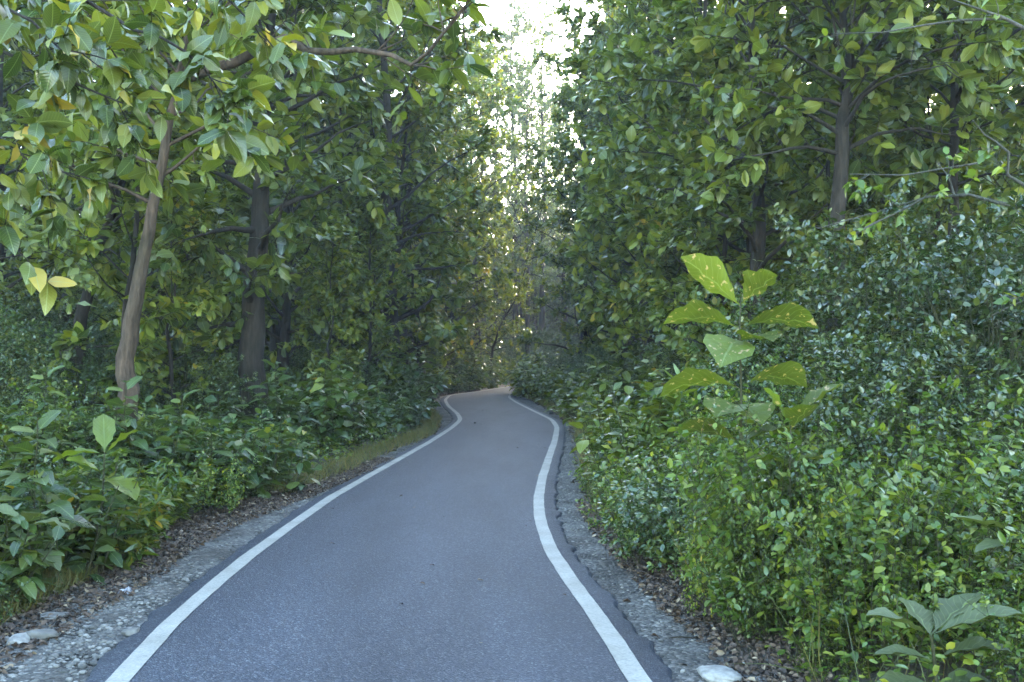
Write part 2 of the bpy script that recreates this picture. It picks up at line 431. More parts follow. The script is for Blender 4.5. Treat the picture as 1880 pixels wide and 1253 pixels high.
def obj(name, me, parent=None, loc=(0, 0, 0)):
    o = bpy.data.objects.new(name, me); COL.objects.link(o); o.location = loc
    if parent is not None: o.parent = parent
    return o


def empty(name, loc=(0, 0, 0), rz=0.0, sc=1.0):
    o = bpy.data.objects.new(name, None); COL.objects.link(o)
    o.empty_display_size = .3
    o.location = loc; o.rotation_euler = (0, 0, rz); o.scale = (sc, sc, sc) if np.isscalar(sc) else sc
    return o


def plant_thing(name, kinds, loc, rz, sc, label, cat, group=None, tilt=None):
    """kinds: list of (part name, mesh); every placed plant is an Empty with its own part objects sharing meshes"""
    e = empty(name, loc, rz, sc)
    if tilt is not None: e.rotation_euler = (tilt[0], tilt[1], rz)
    for pn, me in kinds: obj(pn, me, e)
    return tag(e, label, cat, group)


# ------------------------------------------------------------------ setting
def grid_axis(breaks):
    out = []
    for a, b, s in breaks: out += list(np.arange(a, b, s))
    return np.array(out + [breaks[-1][1]])


gx = grid_axis([(-420, -60, 12), (-60, -14, 2), (-14, 10, .3), (10, 60, 2), (60, 420, 12)])
gy = grid_axis([(-60, -10, 3), (-10, 45, .35), (45, 130, 1), (130, 520, 13)])
GX, GY = np.meshgrid(gx, gy)
V = np.stack([GX, GY, ground_z(GX, GY)], -1).reshape(-1, 3)
nx, ny = len(gx), len(gy)
i, j = np.meshgrid(np.arange(ny - 1), np.arange(nx - 1), indexing='ij')
q = np.stack([i * nx + j, i * nx + j + 1, (i + 1) * nx + j + 1, (i + 1) * nx + j], -1).reshape(-1, 4)
mb = MB(); mb.add(V, q, np.full(len(q), 4))
tag(obj('ground', mb.mesh('ground', M_SOIL)), kind='structure')


def strip(name, mat, cols, y):
    """cols: list of (x array, z array) across the strip"""
    n, k = len(y), len(cols)
    V = np.stack([np.stack([c[0], y, c[1]], -1) for c in cols], 1).reshape(-1, 3)
    i, j = np.meshgrid(np.arange(n - 1), np.arange(k - 1), indexing='ij')
    q = np.stack([i * k + j, i * k + j + 1, (i + 1) * k + j + 1, (i + 1) * k + j], -1).reshape(-1, 4)
    mb = MB(); mb.add(V, q, np.full(len(q), 4))
    return tag(obj(name, mb.mesh(name, mat)), kind='structure')


yy = np.concatenate([np.arange(-13, 60, .05), np.arange(60, 128, .25)])
xl, xr = np.interp(yy, YS, XL), np.interp(yy, YS, XR)


def rag(y, s, amp): return amp * (hash_noise(y * 0 + s, y, 2.1) + .7 * hash_noise(y * 0 + 2 * s, y, 6.3) + .45 * hash_noise(y * 0 + 3 * s, y, 17.))


el = xl - .20 - np.abs(rag(yy, 3.0, .045)); er = xr + .20 + np.abs(rag(yy, 9.0, .05))
crown = .012
cols = [(el - .03, np.full_like(yy, -.07)), (el - .012, np.full_like(yy, -.02)), (el + .02, np.full_like(yy, -.002))]
for t in np.linspace(.08, .92, 7): cols.append((el + (er - el) * t, crown * (1 - (2 * t - 1) ** 2) + 0 * yy))
cols += [(er - .02, np.full_like(yy, -.002)), (er + .012, np.full_like(yy, -.02)), (er + .03, np.full_like(yy, -.07))]
strip('road', M_ASPH, cols, yy)


def road_top(x, e0, e1):
    t = (x - e0) / (e1 - e0)
    return np.clip(crown * (1 - (2 * t - 1) ** 2), 0, 1)


slope_l, slope_r = np.gradient(xl, yy), np.gradient(xr, yy)
for nm, xc, sl in (('road_marking', xl, slope_l), ('road_marking', xr, slope_r)):
    hw = .068 * np.sqrt(1 + np.clip(sl, -1.2, 1.2) ** 2)
    w1, w2 = rag(yy, 5.0, .004), rag(yy, 8.0, .004)
    zz = road_top(xc, el, er) + .006
    strip(nm, M_PAINT, [(xc - hw + w1, zz), (xc, zz + .001), (xc + hw + w2, zz)], yy)

vl, vr = np.interp(yy, YS, VL), np.interp(yy, YS, VR)
# gravel shoulders, a sheet just above the soil with its own ragged rim
for side in (0, 1):
    a = (el + .05) if side == 0 else (er - .05)
    b = (vl - .05 + rag(yy, 12., .10)) if side == 0 else (vr + .05 + rag(yy, 15., .10))
    cols = []
    for t in np.linspace(0, 1, 9):
        x = a + (b - a) * t
        zz = ground_z(x, yy) + .022 * min(1, (1 - t) * 5) + .012 * hash_noise(x, yy, 7.) - (.03 if t == 1 else 0)
        if t == 0: zz = zz - .02
        cols.append((x, zz))
    if side == 0: cols = cols[::-1]
    strip('gravel_verge', M_GRAV, cols, yy)

# ------------------------------------------------------------------ plants: makers return [(part, mesh), ...]


def curve(p0, d0, L, n=6, wob=.12, up=0.0):
    p = np.array(p0, float); d = norm(np.array(d0, float)); out = [p.copy()]
    for i in range(n):
        d = norm(d + rng.normal(0, wob, 3) + np.array([0, 0, up]))
        p = p + d * L / n; out.append(p.copy())
    return np.array(out)


def leaf_whorls(tw, nn, per, size, droop=.1):
    """opposite leaves along a twig polyline tw"""
    seg = rng.uniform(.25, 1, nn); seg[-1] = 1
    f = seg * (len(tw) - 1); i0 = np.clip(f.astype(int), 0, len(tw) - 2)
    P = tw[i0] + (tw[i0 + 1] - tw[i0]) * (f - i0)[:, None]
    T = norm(tw[i0 + 1] - tw[i0])
    P = np.repeat(P, per, 0); T = np.repeat(T, per, 0)
    n = len(P)
    D = rvec(n); D = norm(D - T * (D * T).sum(1, keepdims=True))
    D = norm(D + T * .55 + np.array([0, 0, -droop]))
    Nn = norm(np.array([0, 0, 1.0]) + rng.normal(0, .46, (n, 3)))
    S = size * rng.uniform(.45, 1.22, n)
    return P, D, Nn, S


def make_tree(H, r0, cb, R, nlimb, ntw, leaf, tmpl, lmat, bmat, path=None, per=2, nn=6, twlen=.8, topw=.55, up=.10, lump=.08, sides=10, low=.45):
    """path: trunk polyline (relative to base) or None for a slightly crooked pole"""
    wood, lv = MB(), MB()
    if path is None:
        n = 9
        path = np.zeros((n + 1, 3)); path[:, 2] = np.linspace(-.3, H, n + 1)
        dr = rng.normal(0, .02, 2)
        path[:, 0] += np.cumsum(rng.normal(dr[0], .10, n + 1)); path[:, 1] += np.cumsum(rng.normal(dr[1], .10, n + 1))
        path[:, :2] -= path[0, :2]
    path = np.array(path, float)
    tt = np.linspace(0, 1, len(path))
    m = 26
    pf = np.stack([np.interp(np.linspace(0, 1, m), tt, path[:, k]) for k in range(3)], 1)
    pf[1:-1] += rng.normal(0, r0 * .10, (m - 2, 3)) * np.array([1, 1, 0])
    u = np.linspace(0, 1, m)
    rad = r0 * (1 - .86 * u ** 0.9) + r0 * .35 * np.exp(-u * 22)
    wood.tube(pf, rad, sides, lump=lump)
    A = rng.uniform(0, 6.28)
    LP = []
    for k in range(nlimb):
        f = cb + (1 - cb) * ((k + rng.uniform(0, 1)) / nlimb) ** .9
        A += 2.4 + rng.normal(0, .35)
        p0 = np.array([np.interp(f, u, pf[:, c]) for c in range(3)])
        v = (f - cb) / (1 - cb)
        L = R * (min(1, low + 1.6 * v) if v < .5 else 1 - (1 - topw) * (v - .5) * 2) * rng.uniform(.6, 1.12)
        el_ = R_(rng.uniform(5, 35) + 38 * v)
        d = np.array([math.cos(A) * math.cos(el_), math.sin(A) * math.cos(el_), math.sin(el_)])
        lr = max(.012, np.interp(f, u, rad) * .42)
        lc = curve(p0, d, L, 6, .16, up * .4 - .04)
        wood.tube(lc, np.linspace(lr, .006, 7), 5, cap=False)
        for t in range(ntw):
            g = rng.uniform(.28, 1) if t else 1
            fi = g * 6; i0 = min(int(fi), 5)
            q0 = lc[i0] + (lc[i0 + 1] - lc[i0]) * (fi - i0)
            dd = norm(norm(lc[i0 + 1] - lc[i0]) * .7 + rvec(1)[0] * .9 + np.array([0, 0, .12]))
            tw = curve(q0, dd, twlen * rng.uniform(.5, 1.25), 4, .22, .05)
            wood.tube(tw, np.linspace(.010, .004, 5), 3, cap=False)
            LP.append(leaf_whorls(tw, nn, per, leaf))
    P, D, Nn, S = (np.concatenate(x) for x in zip(*LP))
    add_leaves(lv, P, D, Nn, S, tmpl, bend=.28, fold=.2)
    return [('trunk', wood.mesh('trunk', bmat)), ('crown', lv.mesh('crown', lmat))]


def make_broad_shrub(h, R, nst, leaf, tmpl=T_MID, lmat=None):
    wood, lv = MB(), MB(); LP = []
    for k in range(nst):
        a = rng.uniform(0, 6.28); rr = R * math.sqrt(rng.uniform(0, 1))
        hh = h * (1 - .45 * (rr / R) ** 2) * rng.uniform(.7, 1.1)
        base = np.array([math.cos(a) * rr * .45, math.sin(a) * rr * .45, -.12])
        d = np.array([math.cos(a) * rr * .6, math.sin(a) * rr * .6, hh])
        st = curve(base, d, np.linalg.norm(d) + .1, 7, .07)
        wood.tube(st, np.linspace(.013, .005, 8), 5, cap=False)
        nn = max(4, int(hh / .13))
        for s in range(nn):
            g = .12 + .88 * (s + .5) / nn; fi = g * 7; i0 = min(int(fi), 6)
            p = st[i0] + (st[i0 + 1] - st[i0]) * (fi - i0); az = a + s * 1.57 + rng.normal(0, .3)
            for o in (0, math.pi):
                e = R_(rng.uniform(-12, 38) + 25 * (g > .9))
                D = np.array([math.cos(az + o) * math.cos(e), math.sin(az + o) * math.cos(e), math.sin(e)])
                sz = leaf * rng.uniform(.42, 1.12) * (1.05 - .35 * max(0, g - .8) / .2)
                LP.append((p + D * .04, D, norm(np.array([0, 0, 1.]) + rng.normal(0, .28, 3)), sz))
    P, D, Nn, S = (np.array(x) for x in zip(*LP))
    add_leaves(lv, P, D, Nn, S, tmpl, bend=.45, fold=.26, wave=.2)
    return [('stems', wood.mesh('stems', M_STEM)), ('foliage', lv.mesh('foliage', lmat or M_SHRUB))]


def make_bush(H, R, ncl, per_cl, leaf, tmpl, lmat, flat=.0, csize=.32):
    wood, lv = MB(), MB(); LP = []
    for k in range(ncl):
        d = rvec(1)[0]; d[2] = abs(d[2]) * 1.1 - .12; d = norm(d)
        rr = rng.uniform(.45, 1.0) ** .6 * rng.uniform(.85, 1.12)
        c = np.array([d[0] * R * rr, d[1] * R * rr, max(.08, d[2] * H * rr)])
        if k % 3 == 0:
            wood.tube(np.array([[c[0] * .12, c[1] * .12, -.1], [c[0] * .45, c[1] * .45, c[2] * .55], c]), [.014, .009, .004], 4, cap=False)
        for s in range(3):
            dd = norm(d * .8 + rvec(1)[0] * .8 + np.array([0, 0, .25]))
            tw = curve(c - dd * csize * .4, dd, csize * rng.uniform(.7, 1.6), 4, .2)
            wood.tube(tw, np.linspace(.004, .002, 5), 3, cap=False)
            n = per_cl // 3
            LP.append(leaf_whorls(tw, n // 2, 2, leaf, .15))
    P, D, Nn, S = (np.concatenate(x) for x in zip(*LP))
    add_leaves(lv, P, D, Nn, S, tmpl, bend=.2, fold=.22)
    return [('stems', wood.mesh('stems', M_STEM)), ('foliage', lv.mesh('foliage', lmat))]


def make_weed(h, R, nst, leaf, tmpl, lmat):
    wood, lv = MB(), MB(); LP = []
    for k in range(nst):
        a = rng.uniform(0, 6.28); rr = R * math.sqrt(rng.uniform(0, 1))
        hh = h * (1 - .35 * (rr / R) ** 2) * rng.uniform(.5, 1.15)
        base = np.array([math.cos(a) * rr, math.sin(a) * rr, -.08])
        st = curve(base, (math.cos(a) * .25 + rng.normal(0, .15), math.sin(a) * .25 + rng.normal(0, .12), 1), hh, 5, .07)
        wood.tube(st, np.linspace(.005, .002, 6), 3, cap=False)
        LP.append(leaf_whorls(st, max(5, int(hh / .045)), 2, leaf * rng.uniform(.8, 1.2), .05))
        for b in range(int(2 + hh * 3)):
            i0 = rng.integers(1, 5)
            tw = curve(st[i0], norm(rvec(1)[0] * [1, 1, .3] + np.array([0, 0, .7])), hh * rng.uniform(.15, .35), 3, .1)
            wood.tube(tw, np.linspace(.003, .0015, 4), 3, cap=False)
            LP.append(leaf_whorls(tw, 5, 2, leaf, .05))
    P, D, Nn, S = (np.concatenate(x) for x in zip(*LP))
    add_leaves(lv, P, D, Nn, S, tmpl, bend=.25, fold=.22)
    return [('stems', wood.mesh('stems', M_STEM)), ('foliage', lv.mesh('foliage', lmat))]


# kinds --------------------------------------------------------------
TALL = [make_tree(h, r, cb, R, nl, 7, lf * .74, T_MID, M_BROAD, M_BARK, nn=15, topw=.7, low=.68, twlen=.66)
        for h, r, cb, R, nl, lf in ((16, .20, .07, 3.7, 52, .35), (18, .24, .08, 4.1, 58, .37), (15, .17, .06, 3.4, 50, .33),
                                    (17, .21, .12, 3.9, 54, .36), (19, .25, .07, 4.3, 60, .37), (14.5, .16, .05, 3.3, 48, .31))]
YOUNG = [make_tree(h, r, .10, R, nl, 6, lf * .85, T_MID, M_BROAD, M_BARK, nn=9, twlen=.5)
         for h, r, R, nl, lf in ((7, .08, 1.9, 26, .30), (8.5, .10, 2.2, 30, .32), (6, .07, 1.7, 24, .28))]
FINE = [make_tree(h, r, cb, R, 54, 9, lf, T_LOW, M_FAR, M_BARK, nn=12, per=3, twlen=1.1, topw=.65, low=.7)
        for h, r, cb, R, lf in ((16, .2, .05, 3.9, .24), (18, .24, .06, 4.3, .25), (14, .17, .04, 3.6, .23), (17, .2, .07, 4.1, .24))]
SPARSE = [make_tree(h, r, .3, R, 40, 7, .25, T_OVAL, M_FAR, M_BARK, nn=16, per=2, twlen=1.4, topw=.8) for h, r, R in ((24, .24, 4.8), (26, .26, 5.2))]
BSHRUB = [make_broad_shrub(h, R, n, lf) for h, R, n, lf in ((1.5, .95, 12, .34), (1.9, 1.05, 13, .37), (1.2, .9, 12, .31), (2.2, 1.15, 14, .38), (1.6, 1.0, 15, .30))]
YSHRUB = [make_broad_shrub(h, R, n, lf, T_MID, M_BROAD) for h, R, n, lf in ((1.5, .95, 13, .30), (1.9, 1.05, 14, .33), (1.3, .9, 13, .27), (2.1, 1.1, 15, .34), (1.6, 1.0, 15, .28))]
BUSH = [make_bush(H, R, n, 54, lf * .72, T_OVAL, mt) for H, R, n, lf, mt in
        ((2.4, 1.5, 210, .10, M_DARK), (3.0, 1.6, 250, .11, M_DARK), (2.0, 1.4, 190, .085, M_FINE), (2.7, 1.5, 230, .10, M_FINE))]
WEED = [make_weed(h, R, n, lf, T_OVAL, M_WEED) for h, R, n, lf in ((1.1, .65, 60, .050), (1.4, .75, 64, .057), (.8, .6, 56, .044), (1.0, .7, 56, .062))]
WEED2 = [make_weed(h, R, n, lf, T_OVAL, mt) for h, R, n, lf, mt in ((1.0, .65, 54, .055, M_FINE), (1.2, .7, 50, .07, M_DARK))]
LANCE = [make_weed(h, R, n, lf, T_LANCE, M_WEED) for h, R, n, lf in ((1.2, .6, 22, .17), (1.5, .7, 24, .19))]

BASE = lambda x, y: (float(x), float(y), float(ground_z(x, y)))
OCC = []                                            # (x, y, r) of standing trunks


def free(x, y, r):
    return all((x - a) ** 2 + (y - b) ** 2 > max(r, c) ** 2 for a, b, c in OCC)


# ------------------------------------------------------------------ distinctive trees, traced from the photo
def trunk_from(pix, d, top_extra, r0, name, label, cat='tree', cb=.35, R=3, nl=30, ntw=6, leaf=.34, lmat=M_BROAD, bmat=M_BARK, dd=0.0, sides=14, lump=.12, **k):
    P = np.array([at(px, py, d + dd * i) for i, (px, py) in enumerate(pix)])
    bx, by = P[0, 0] + (P[0, 0] - P[1, 0]) * .25, P[0, 1]
    b = np.array(BASE(bx, by))
    path = np.concatenate([[b + np.array([0, 0, -.25])], P[1:] if P[0, 2] < b[2] + .3 else P, [P[-1] + np.array(top_extra)]]) - b
    parts = make_tree(0, r0, cb, R, nl, ntw, leaf, T_MID, lmat, bmat, path=path, lump=lump, sides=sides, **k)
    e = plant_thing(name, parts, b, 0, 1, label, cat)
    OCC.append((b[0], b[1], 2.2))
    return e, b


T1, b1 = trunk_from([(230, 740), (230, 650), (250, 540), (276, 400), (300, 270), (326, 150), (345, 60)], 14, (.3, .4, 5.0), .155, 'broadleaf_tree',
                    'pale leaning tree with a bare light brown trunk left of the dark upright trunk', cb=.52, R=2.9, nl=24, bmat=M_PALE, leaf=.33)
mbx = MB()
bp = np.array([at(px, py, 14 - .12 * i) for i, (px, py) in enumerate([(337, 146), (365, 136), (395, 124), (431, 116), (460, 100), (483, 86), (523, 70), (548, 84), (571, 94), (610, 96), (652, 91), (690, 97), (720, 102), (755, 120), (787, 96), (815, 60), (850, 20)])])
mbx.tube(bp - b1, np.linspace(.075, .018, len(bp)), 9, lump=.15)
bl = MB(); LP = []
for a in (5, 8, 11, 13, 15, 16, 16):
    for k in range(3):
        tw = curve(bp[a] - b1, norm(rvec(1)[0] + np.array([.4, 0, .3])), rng.uniform(.6, 1.3), 4, .2)
        mbx.tube(tw, np.linspace(.012, .004, 5), 4, cap=False); LP.append(leaf_whorls(tw, 4, 2, .3))
P_, D_, N_, S_ = (np.concatenate(x) for x in zip(*LP)); add_leaves(bl, P_, D_, N_, S_, T_BROAD)
br = obj('branch', mbx.mesh('branch', M_PALE), T1); obj('leaves', bl.mesh('leaves', M_BROAD), br)

trunk_from([(470, 790), (463, 600), (478, 400), (485, 250), (492, 120), (505, 10)], 20, (.4, .6, 6.5), .27, 'broadleaf_tree',
           'thick dark upright trunk with leafy side shoots, right of the pale leaning tree', cb=.17, R=3.2, nl=42, ntw=6, leaf=.33)
trunk_from([(521, 680), (527, 560), (531, 420), (538, 250)], 28, (.2, .5, 9.5), .2, 'broadleaf_tree',
           'slimmer straight dark trunk just right of the thick upright one', cb=.24, R=3.0, nl=36)
trunk_from([(146, 610), (165, 520), (190, 430), (225, 330), (262, 240)], 21, (1.2, .6, 8), .17, 'broadleaf_tree',
           'dark slanting trunk in the shade left of the pale leaning tree', cb=.42, R=3.0, nl=30)
trunk_from([(296, 720), (299, 560), (304, 400), (310, 250)], 25, (.3, .5, 9), .11, 'broadleaf_tree',
           'thin straight trunk standing between the pale leaning tree and thick dark trunk', cb=.34, R=2.6, nl=30)
trunk_from([(700, 660), (708, 590), (722, 520), (735, 440), (728, 370), (745, 260)], 36, (.8, .5, 9), .22, 'broadleaf_tree',
           'crooked dark trunk leaning right above the shrubs on the left roadside', cb=.22, R=3.6, nl=44, leaf=.36)
trunk_from([(832, 680), (829, 600), (836, 520), (842, 420)], 63, (.2, .5, 10), .24, 'broadleaf_tree',
           'dark trunk at the left bend behind the last big leafy shrubs', cb=.2, R=3.6, nl=44, leaf=.36)
trunk_from([(898, 690), (905, 640), (922, 590), (950, 545)], 66, (2.5, .5, 9), .13, 'broadleaf_tree',
           'thin dark tree leaning right over the far end of road', cb=.3, R=3.0, nl=40, leaf=.26)
trunk_from([(1530, 640), (1535, 420), (1548, 230), (1566, 130), (1545, 10)], 14.5, (-.3, .3, 7), .17, 'broadleaf_tree',
           'brown trunk rising behind the dark bushes on right, left one of two', cb=.42, R=2.9, nl=46, nn=8, leaf=.26)
trunk_from([(1745, 640), (1750, 420), (1752, 200), (1750, 30)], 16, (.2, .3, 8), .14, 'broadleaf_tree',
           'brown trunk near the upper right behind grey bare twigs', cb=.45, R=2.9, nl=44, nn=8, leaf=.26)
trunk_from([(1290, 640), (1288, 480), (1286, 320), (1292, 150)], 25, (.2, .4, 8), .17, 'broadleaf_tree',
           'dark trunk half hidden in leaves above the tall foreground sapling', cb=.22, R=3.3, nl=46, leaf=.34)
trunk_from([(1182, 640), (1180, 545), (1190, 455), (1196, 340)], 33, (.2, .4, 9), .16, 'broadleaf_tree',
           'slim dark trunk right of the road gap among yellowish leaves', cb=.2, R=3.4, nl=46, leaf=.35)

# ------------------------------------------------------------------ the wood on both sides
KEEP = ((-.254, 19), (-.226, 27), (-.128, 35), (-.40, 13.5), (.342, 13.5), (.443, 15))     # sight lines to the trunks that stand out


def scatter(side, y0, y1, off0, off1, dist, n_try, fov=4.0):
    out = []
    for _ in range(n_try):
        y = rng.uniform(y0, y1); off = rng.uniform(off0, off1)
        x = vegl(y) - off if side < 0 else vegr(y) + off
        if abs(x) > .53 * y + fov: continue
        if any(abs(x / y - a) < .05 and y < b for a, b in KEEP) or not free(x, y, dist): continue
        OCC.append((x, y, dist)); out.append((x, y, off))
    return out


def put_tree(x, y, kinds, name, sc, label, cat, group):
    n_ = rng.integers(len(kinds)); k = kinds[n_]
    if kinds is TALL or kinds is FINE:
        H = ((16, 18, 15, 17, 19, 14.5) if kinds is TALL else (16, 18, 14, 17))[n_]
        cap_ = (4.8 + .40 * math.hypot(x, y)) * rng.uniform(.9, 1.1) / H          # treetops out of view lowered near the camera to let in sky light
        sc = (max(.72, min(sc, cap_ * 1.15)), max(.72, min(sc, cap_ * 1.15)), min(sc, cap_))
    return plant_thing(name, k, BASE(x, y), rng.uniform(0, 6.28), sc, label, cat, group)


for x, y, sc_ in ((-4.1, 34, 1.2), (-4.7, 43, 1.2), (-4.9, 52, 1.28), (-3.8, 60, 1.32), (-2.6, 69, 1.3), (6.3, 33, 1.1), (5.6, 40, 1.15), (6.0, 48, 1.25), (6.4, 57, 1.3), (7.6, 66, 1.3)):
    OCC.append((x, y, 3))
    put_tree(x, y, TALL, 'broadleaf_tree', sc_, 'very tall broad-leaved tree leaning its crown over the road near the bend', 'tree', 'tall trees meeting over the bend')
for x, y, sc_, wd_ in ((5.2, 46, .92, 'right'), (-4.3, 48, .92, 'left')):
    OCC.append((x, y, 2)); put_tree(x, y, SPARSE, 'small_leaf_tree', sc_, f'tall thin-crowned tree on the {wd_} whose sparse leaves cross the bright sky gap', 'tree', 'thin trees beside the sky gap')
for x, y, sc_ in ((-2.2, 80, 1), (1.4, 88, 1.08), (-6.5, 84, 1), (9.0, 79, 1.0), (5.5, 99, 1.15), (-1.5, 98, 1.15), (2.5, 108, 1.2), (2.8, 95, 1.25), (.2, 92, 1.2), (7.5, 72, .95), (-4.6, 74, .9), (9.5, 108, 1.2), (-7, 100, 1.15)):
    OCC.append((x, y, 3))
    put_tree(x, y, SPARSE, 'small_leaf_tree', sc_, 'very tall thin-crowned tree with sky glittering through it beyond the bend', 'tree', 'thin tall trees against the bright sky')
for side, word in ((-1, 'left'), (1, 'right')):
    for x, y, off in scatter(side, 22 if side < 0 else 17, 86, 1.9 if side < 0 else 2.9, 5.2, 3.2, 1200):
        band = 'near' if y < 34 else 'far'
        put_tree(x, y, TALL, 'broadleaf_tree', rng.uniform(.85, 1.1), f'tall broad-leaved tree in the {band} half of the {word} roadside row', 'tree', f'trees lining the {band} {word} side of the road')
    for x, y, off in scatter(side, 15, 95, 5.2, 26, 4.0, 3000):
        kind = TALL if rng.uniform() < .6 else FINE
        put_tree(x, y, kind, 'broadleaf_tree' if kind is TALL else 'small_leaf_tree', rng.uniform(.85, 1.15), f'forest tree standing deep in the {word} wood behind the roadside row', 'tree', f'trees deep in the {word} wood')
    for x, y, off in scatter(side, 40, 110, 26, 52, 5.5, 500):
        put_tree(x, y, FINE, 'small_leaf_tree', rng.uniform(.95, 1.25), f'forest tree standing deep in the {word} wood behind the roadside row', 'tree', f'trees deep in the {word} wood')
    for x, y, off in scatter(side, 17 if side < 0 else 13, 80, 3.0 if side < 0 else 3.4, 14, 2.1, 1100):
        put_tree(x, y, YOUNG, 'young_tree', rng.uniform(.7, 1.15), f'slender young broad-leaved tree filling the {word} wood below the tall crowns', 'tree', f'young trees in the {word} wood')

# the end of the view: finer foliage beyond the bend
for _ in range(600):
    y = rng.uniform(86, 128); x = y * rng.uniform(-.10, .14)
    if vegl(y) - 1.5 < x < vegr(y) + 1.5 or not free(x, y, 3.0): continue
    OCC.append((x, y, 3.0))
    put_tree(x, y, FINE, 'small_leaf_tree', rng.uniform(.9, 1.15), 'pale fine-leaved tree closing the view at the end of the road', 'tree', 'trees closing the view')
for _ in range(900):
    y = rng.uniform(80, 140); x = rng.uniform(-42, 48)
    if vegl(y) - 2 < x < vegr(y) + 2 or not free(x, y, 4.6): continue
    OCC.append((x, y, 4.6))
    sc_ = rng.uniform(.8, 1.05)
    put_tree(x, y, FINE, 'small_leaf_tree', sc_, 'hazy fine-leaved tree in the far wood beyond the bend', 'tree', 'trees beyond the far bend')

for y in np.arange(44, 70, 1.15):
    plant_thing('broadleaf_shrub', BSHRUB[rng.integers(5)], BASE(vegl(y) - rng.uniform(.5, 1.0), y), rng.uniform(0, 6.28), rng.uniform(.85, 1.2), 'big leafy shrub on the left at the outside of bend', 'shrub', 'shrubs outside the bend')
for y in np.arange(69, 100, 1.5):
    for off in (1.0, 2.6):
        x = vegl(y) - off - rng.uniform(0, .6)
        plant_thing('small_leaf_bush', BUSH[2 + rng.integers(2)], BASE(x, y), rng.uniform(0, 6.28), rng.uniform(.7, 1.1) if off < 2 else rng.uniform(1.2, 1.9),
                    'pale green bush beside the road where it bends out of sight', 'bush', 'bushes beside the far bend')
for y, off, k, sc_ in ((43, .5, 0, .75), (45.5, .6, 4, .85), (47.5, .55, 1, .95), (49.5, .5, 3, .95), (51.5, .45, 1, 1.0), (53.5, .5, 3, .95), (55.5, .6, 4, 1.0)):
    plant_thing('broadleaf_shrub', YSHRUB[k], BASE(vegr(y) + off, y), rng.uniform(0, 6.28), sc_ * 1.2, 'leafy shrub on the right at the inside of bend, hiding the road beyond', 'shrub', 'shrubs inside the bend')
for _ in range(70):
    y = rng.uniform(74, 112); x = rng.uniform(-14, 22)
    if vegl(y) - 1.2 < x < vegr(y) + 1.2: continue
    plant_thing('small_leaf_bush', BUSH[rng.integers(4)], BASE(x, y), rng.uniform(0, 6.28), rng.uniform(1.0, 1.9), 'leafy bush at the foot of the far wood beyond the bend', 'bush', 'bushes beyond the far bend')
# ------------------------------------------------------------------ shrubs and weeds along the verges
ORD = 'first second third fourth fifth sixth seventh eighth ninth tenth eleventh twelfth thirteenth fourteenth fifteenth sixteenth seventeenth eighteenth nineteenth twentieth'.split()


def ordinal(i): return ORD[i] if i < len(ORD) else None


for side, word in ((-1, 'left'), (1, 'right')):
    edge = vegl if side < 0 else vegr
    # front row of broad-leaved shrubs
    y, i = (12.5 if side < 0 else 11.5), 0
    while y < 72:
        off = rng.uniform(.75, 1.15) if side < 0 else rng.uniform(.55, .9)
        x = edge(y) + side * off
        sc = rng.uniform(.65, 1.1) * (.8 if y < 18 else 1)
        o = ordinal(i)
        plant_thing('broadleaf_shrub', (BSHRUB if side < 0 else YSHRUB)[rng.integers(5)], BASE(x, y), rng.uniform(0, 6.28), sc,
                    f'{o} broad-leaved shrub from the camera along the {word} gravel verge' if o else f'broad-leaved shrub at the far end of the {word} gravel verge',
                    'shrub', f'broad-leaved shrubs fronting the {word} verge')
        y += rng.uniform(1.2, 1.8) * (1 + y * .012); i += 1
    # second and third rows
    for off0, lab in ((2.0, 'second row'), (3.4, 'third row')):
        y = 8.0
        while y < 70:
            x = edge(y) + side * (off0 + rng.uniform(-.4, .5))
            if abs(x) < .53 * y + 2:
                lowf = (.45 if y < 17 else .7) if (side < 0 and y < 24) else (1.0 if side < 0 else .85)
                if rng.uniform() < (.6 if side < 0 else (.4 if y > 17 else -1)):
                    plant_thing('broadleaf_shrub', BSHRUB[rng.integers(5)], BASE(x, y), rng.uniform(0, 6.28), rng.uniform(.95, 1.35) * lowf,
                                f'tall broad-leaved shrub in the {lab} behind the {word} verge', 'shrub', f'broad-leaved shrubs behind the {word} verge')
                else:
                    plant_thing('small_leaf_bush', BUSH[rng.integers(4)], BASE(x, y), rng.uniform(0, 6.28), rng.uniform(.65, 1.0) * lowf,
                                f'dense small-leaved bush in the {lab} behind the {word} verge', 'bush', f'small-leaved bushes behind the {word} verge')
            y += rng.uniform(1.6, 2.4) * (1 + y * .01)
    # dark understorey between the trunks
    for _ in range(55):
        y = rng.uniform(9, 55); off = rng.uniform(4.6, 13)
        x = edge(y) + side * off
        if abs(x) > .53 * y + 2: continue
        plant_thing('small_leaf_bush', BUSH[rng.integers(4)], BASE(x, y), rng.uniform(0, 6.28), rng.uniform(.8, 1.25),
                    f'shaded small-leaved bush between the trunks of the {word} wood', 'bush', f'bushes under the {word} wood')

